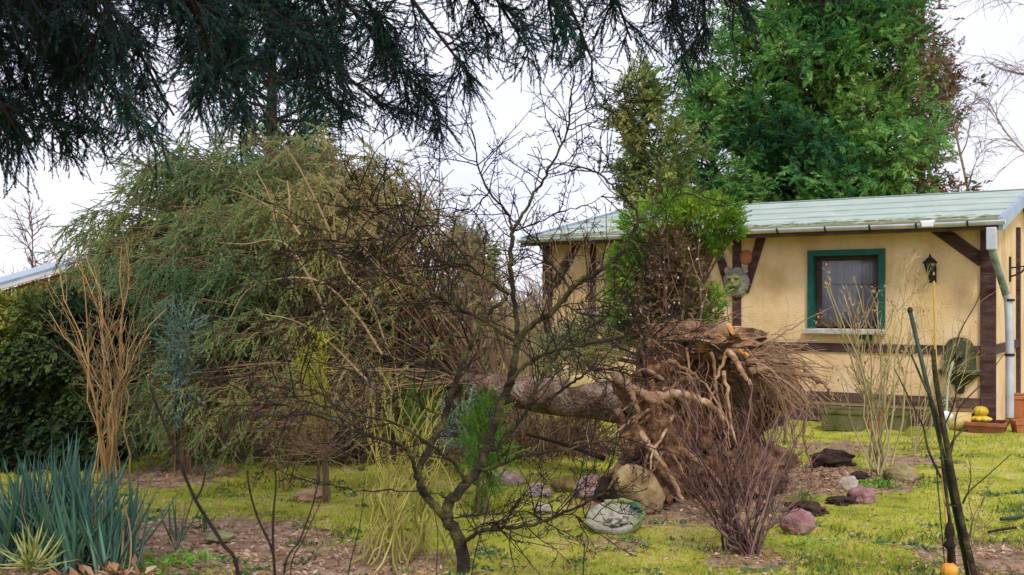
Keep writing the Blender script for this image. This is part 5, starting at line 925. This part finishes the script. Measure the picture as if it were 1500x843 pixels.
# ================================================================== THE BARE FRUIT TREE in the middle
YB = 5.7
ht = thing('fruit_tree', ((684 - CX) / F * YB, YB, 0), 'young leafless fruit tree with dark spreading twiggy limbs in the middle', 'tree')
HT = [  # name, px path, r0, r1, Y start, Y end
 ('trunk', [(684, 868), (680, 843), (677, 809), (668, 780), (657, 765)], .052, .045, YB, YB),
 ('limb', [(660, 772), (645, 750), (627, 730), (614, 705), (610, 690)], .036, .028, YB, YB - .05),
 ('limb', [(660, 775), (655, 745), (670, 722), (690, 702), (704, 682), (717, 645), (730, 602), (747, 560), (755, 520), (759, 500)], .042, .026, YB, YB + .05),
 ('limb', [(676, 800), (686, 790), (707, 779), (737, 773), (770, 770), (793, 766), (820, 754), (863, 735), (893, 716), (907, 700)], .018, .006, YB, YB - .5),
 ('limb', [(611, 692), (627, 659), (647, 622), (663, 575), (675, 535), (687, 510), (703, 478), (718, 457), (743, 436)], .028, .014, YB - .05, YB + .15),
 ('limb', [(610, 692), (597, 660), (575, 648), (540, 638), (500, 622), (440, 600), (380, 585), (335, 562)], .016, .004, YB - .05, YB - .5),
 ('limb', [(683, 706), (667, 682), (640, 659), (612, 638), (583, 622), (533, 609), (500, 603), (450, 590), (400, 575)], .016, .004, YB, YB - .7),
 ('limb', [(702, 688), (725, 683), (755, 672), (787, 664), (833, 658), (893, 645), (930, 636)], .014, .004, YB, YB - .5),
 ('limb', [(722, 660), (740, 643), (757, 622), (773, 600), (790, 558), (807, 531), (833, 498), (867, 478), (887, 464), (907, 438), (933, 414), (950, 400)], .019, .005, YB + .03, YB - .3),
 ('limb', [(776, 600), (810, 580), (837, 562), (857, 548), (880, 541), (920, 545)], .014, .006, YB, YB + .2),
 ('limb', [(745, 562), (770, 534), (800, 518), (833, 510), (883, 500), (937, 490), (960, 497), (1000, 500), (1020, 494)], .016, .004, YB, YB - .4),
 ('limb', [(757, 500), (757, 474), (752, 431), (747, 398), (748, 364), (752, 338)], .020, .016, YB + .05, YB + .1),
 ('limb', [(752, 338), (744, 314), (717, 281), (700, 245), (696, 215), (690, 180)], .012, .003, YB + .1, YB + .35),
 ('limb', [(752, 338), (767, 314), (783, 284), (792, 270), (813, 233), (830, 197), (835, 167), (838, 133), (840, 108), (836, 80)], .013, .004, YB + .1, YB + .2),
 ('limb', [(758, 502), (773, 481), (800, 464), (820, 446), (837, 424), (850, 411), (877, 398), (907, 374), (923, 352), (933, 330), (937, 322)], .024, .013, YB + .05, YB - .1),
 ('limb', [(937, 324), (926, 300), (900, 276), (880, 257), (853, 246), (820, 240), (795, 233), (772, 226)], .011, .003, YB - .1, YB - .25),
 ('limb', [(936, 326), (948, 306), (968, 294), (1000, 285), (1030, 282)], .010, .003, YB - .1, YB + .1),
 ('limb', [(834, 422), (820, 402), (805, 386), (790, 361), (767, 334), (733, 308), (712, 285), (690, 270)], .010, .003, YB, YB + .25),
 ('limb', [(757, 503), (735, 487), (713, 473), (667, 448), (633, 428), (593, 414), (550, 394), (500, 374), (460, 366), (400, 385)], .015, .004, YB + .05, YB - .4),
 ('limb', [(688, 510), (684, 494), (670, 464), (652, 444), (633, 430)], .010, .005, YB + .1, YB - .1),
 ('limb', [(745, 432), (717, 411), (690, 391), (670, 361), (637, 331), (603, 308), (585, 290)], .011, .003, YB + .15, YB - .2),
 ('limb', [(718, 413), (690, 398), (653, 385), (633, 374), (612, 348), (603, 340), (560, 350), (520, 368)], .009, .003, YB + .1, YB - .3),
 ('limb', [(603, 344), (606, 320), (620, 290), (635, 265), (640, 250)], .007, .002, YB - .15, YB - .25),
 ('limb', [(653, 729), (633, 722), (583, 719), (533, 720), (500, 715), (460, 705)], .008, .003, YB, YB - .3),
 ('limb', [(660, 759), (700, 754), (733, 752), (793, 752), (840, 756), (880, 765)], .007, .003, YB, YB - .4),
 ('limb', [(717, 281), (700, 300), (680, 315), (640, 320), (600, 315)], .006, .002, YB + .2, YB + .1),
 ('limb', [(752, 338), (780, 330), (820, 312), (860, 300), (890, 283)], .007, .002, YB + .1, YB - .1),
 ('limb', [(830, 448), (850, 458), (883, 464)], .008, .006, YB, YB - .2),
 ('limb', [(800, 466), (825, 448), (880, 440), (920, 430)], .006, .002, YB, YB + .3),
 ('limb', [(684, 780), (715, 766), (740, 772), (752, 785)], .005, .002, YB, YB - .3),
 ('limb', [(835, 170), (860, 160), (900, 150), (930, 140)], .005, .002, YB + .2, YB + .3),
 ('limb', [(833, 190), (870, 180), (910, 170)], .005, .002, YB + .2, YB + .1),
 ('limb', [(550, 394), (530, 420), (500, 440), (470, 460)], .006, .002, YB - .25, YB - .4),
 ('limb', [(880, 257), (895, 240), (897, 225)], .006, .003, YB - .2, YB - .2),
 ('limb', [(667, 548), (630, 535), (590, 530), (540, 540), (500, 560)], .008, .003, YB, YB - .35),
 ('limb', [(593, 414), (560, 384), (520, 356), (480, 338), (435, 335)], .008, .003, YB - .15, YB - .5),
 ('limb', [(550, 394), (520, 400), (470, 410), (420, 425), (380, 430)], .007, .003, YB - .3, YB - .6),
 ('limb', [(637, 331), (600, 330), (560, 310), (530, 280), (520, 255)], .006, .002, YB - .05, YB - .2),
 ('limb', [(500, 603), (460, 570), (420, 555), (370, 545)], .006, .002, YB - .6, YB - .8),
 ('limb', [(923, 352), (950, 360), (990, 350), (1020, 335)], .006, .002, YB - .1, YB - .3),
 ('limb', [(650, 610), (625, 600), (600, 580), (560, 572), (520, 560)], .007, .003, YB, YB - .4),
]
lm = []; lw = []
for nm, pts, r0, r1, ya, yb in HT:
    t = np.linspace(0, 1, len(pts)); p_ = smooth_path([P(a[0], a[1], ya + (yb - ya) * s_) for a, s_ in zip(pts, t)], 5); K = len(p_); p_[1:-1] += rng.normal(size=(K - 2, 3)) * .004
    g = Geo(); g.tubes(p_, np.linspace(r0, r1, K) * .74 * (1 + .05 * rng.normal(size=K)), 12 if r0 > .02 else 8, a=.5); g.build(nm, MT['hero'], ht, True)
    if nm == 'limb' and r0 < .03: lm.append(resample(p_, 24))
lm = np.array(lm)
S, D, i, t = spawn(lm, 440, .12, 1., .95, .25, (1, .5, 1)); t1 = grow(S, nrm(D + [0, 0, .08]), rng.uniform(.1, .5, len(S)), 8, .17, (0, 0, .02)); 
S, D, i, t = spawn(t1, 1150, .1, 1., .9, .3, (1, .7, 1)); t2 = grow(S, D, rng.uniform(.04, .2, len(S)), 6, .2)
S, D, i, t = spawn(np.concatenate([t2, t1[:, [0, 1, 3, 4, 6, 7]]]), 4200, .1, 1., 1., .35); t3 = grow(S, D, rng.uniform(.012, .05, len(S)), 3, .2)
g = Geo(); g.tubes(t1, taper(len(t1), 8, .0036, .4), 4, a=rng.uniform(0, 1, len(t1))); g.tubes(t2, taper(len(t2), 6, .0021, .55), 3, a=rng.uniform(0, 1, len(t2))); g.tubes(t3, taper(len(t3), 3, .0024, .8), 3, a=rng.uniform(0, 1, len(t3)))
g.inst((OCT[0] * [1.4, .8, .8], OCT[1]), frame(t3[:, -1] - t3[:, -2]), t3[:, -1], rng.uniform(.003, .0055, len(t3)), rng.uniform(0, .6, len(t3)))
g.build('twigs', MT['herotwig'], ht, kind='stuff')
GR = dict(yucca='yucca crowns at the lower left', stone='stones lying on the lawn', boulder='boulders by the torn roots', rubble='pink rubble pile', soil_clod='dark clods round the dug earth', birch_tree='bare birches at the right edge', bare_tree='small bare trees beyond the shed',
          bare_sapling='thin bare stems in the near foreground', stone_trough='mossy troughs along the house', terracotta_planter='orange planters at the house corner', cypress_tree='cypresses behind the bungalow', blue_spruce='grey green spruces by the fallen trunk', dried_hydrangea='pale dry shrubs before the house', twiggy_bush='brown twiggy bushes under the fallen crown')
for o in list(sc.objects):
    b = o.name.split('.')[0]
    if o.parent is None and b in GR and o.get('label'): o['group'] = GR[b]
tot = sum(len(o.data.polygons) for o in sc.objects if o.type == 'MESH'); print('faces', tot, 'objects', len(sc.objects))
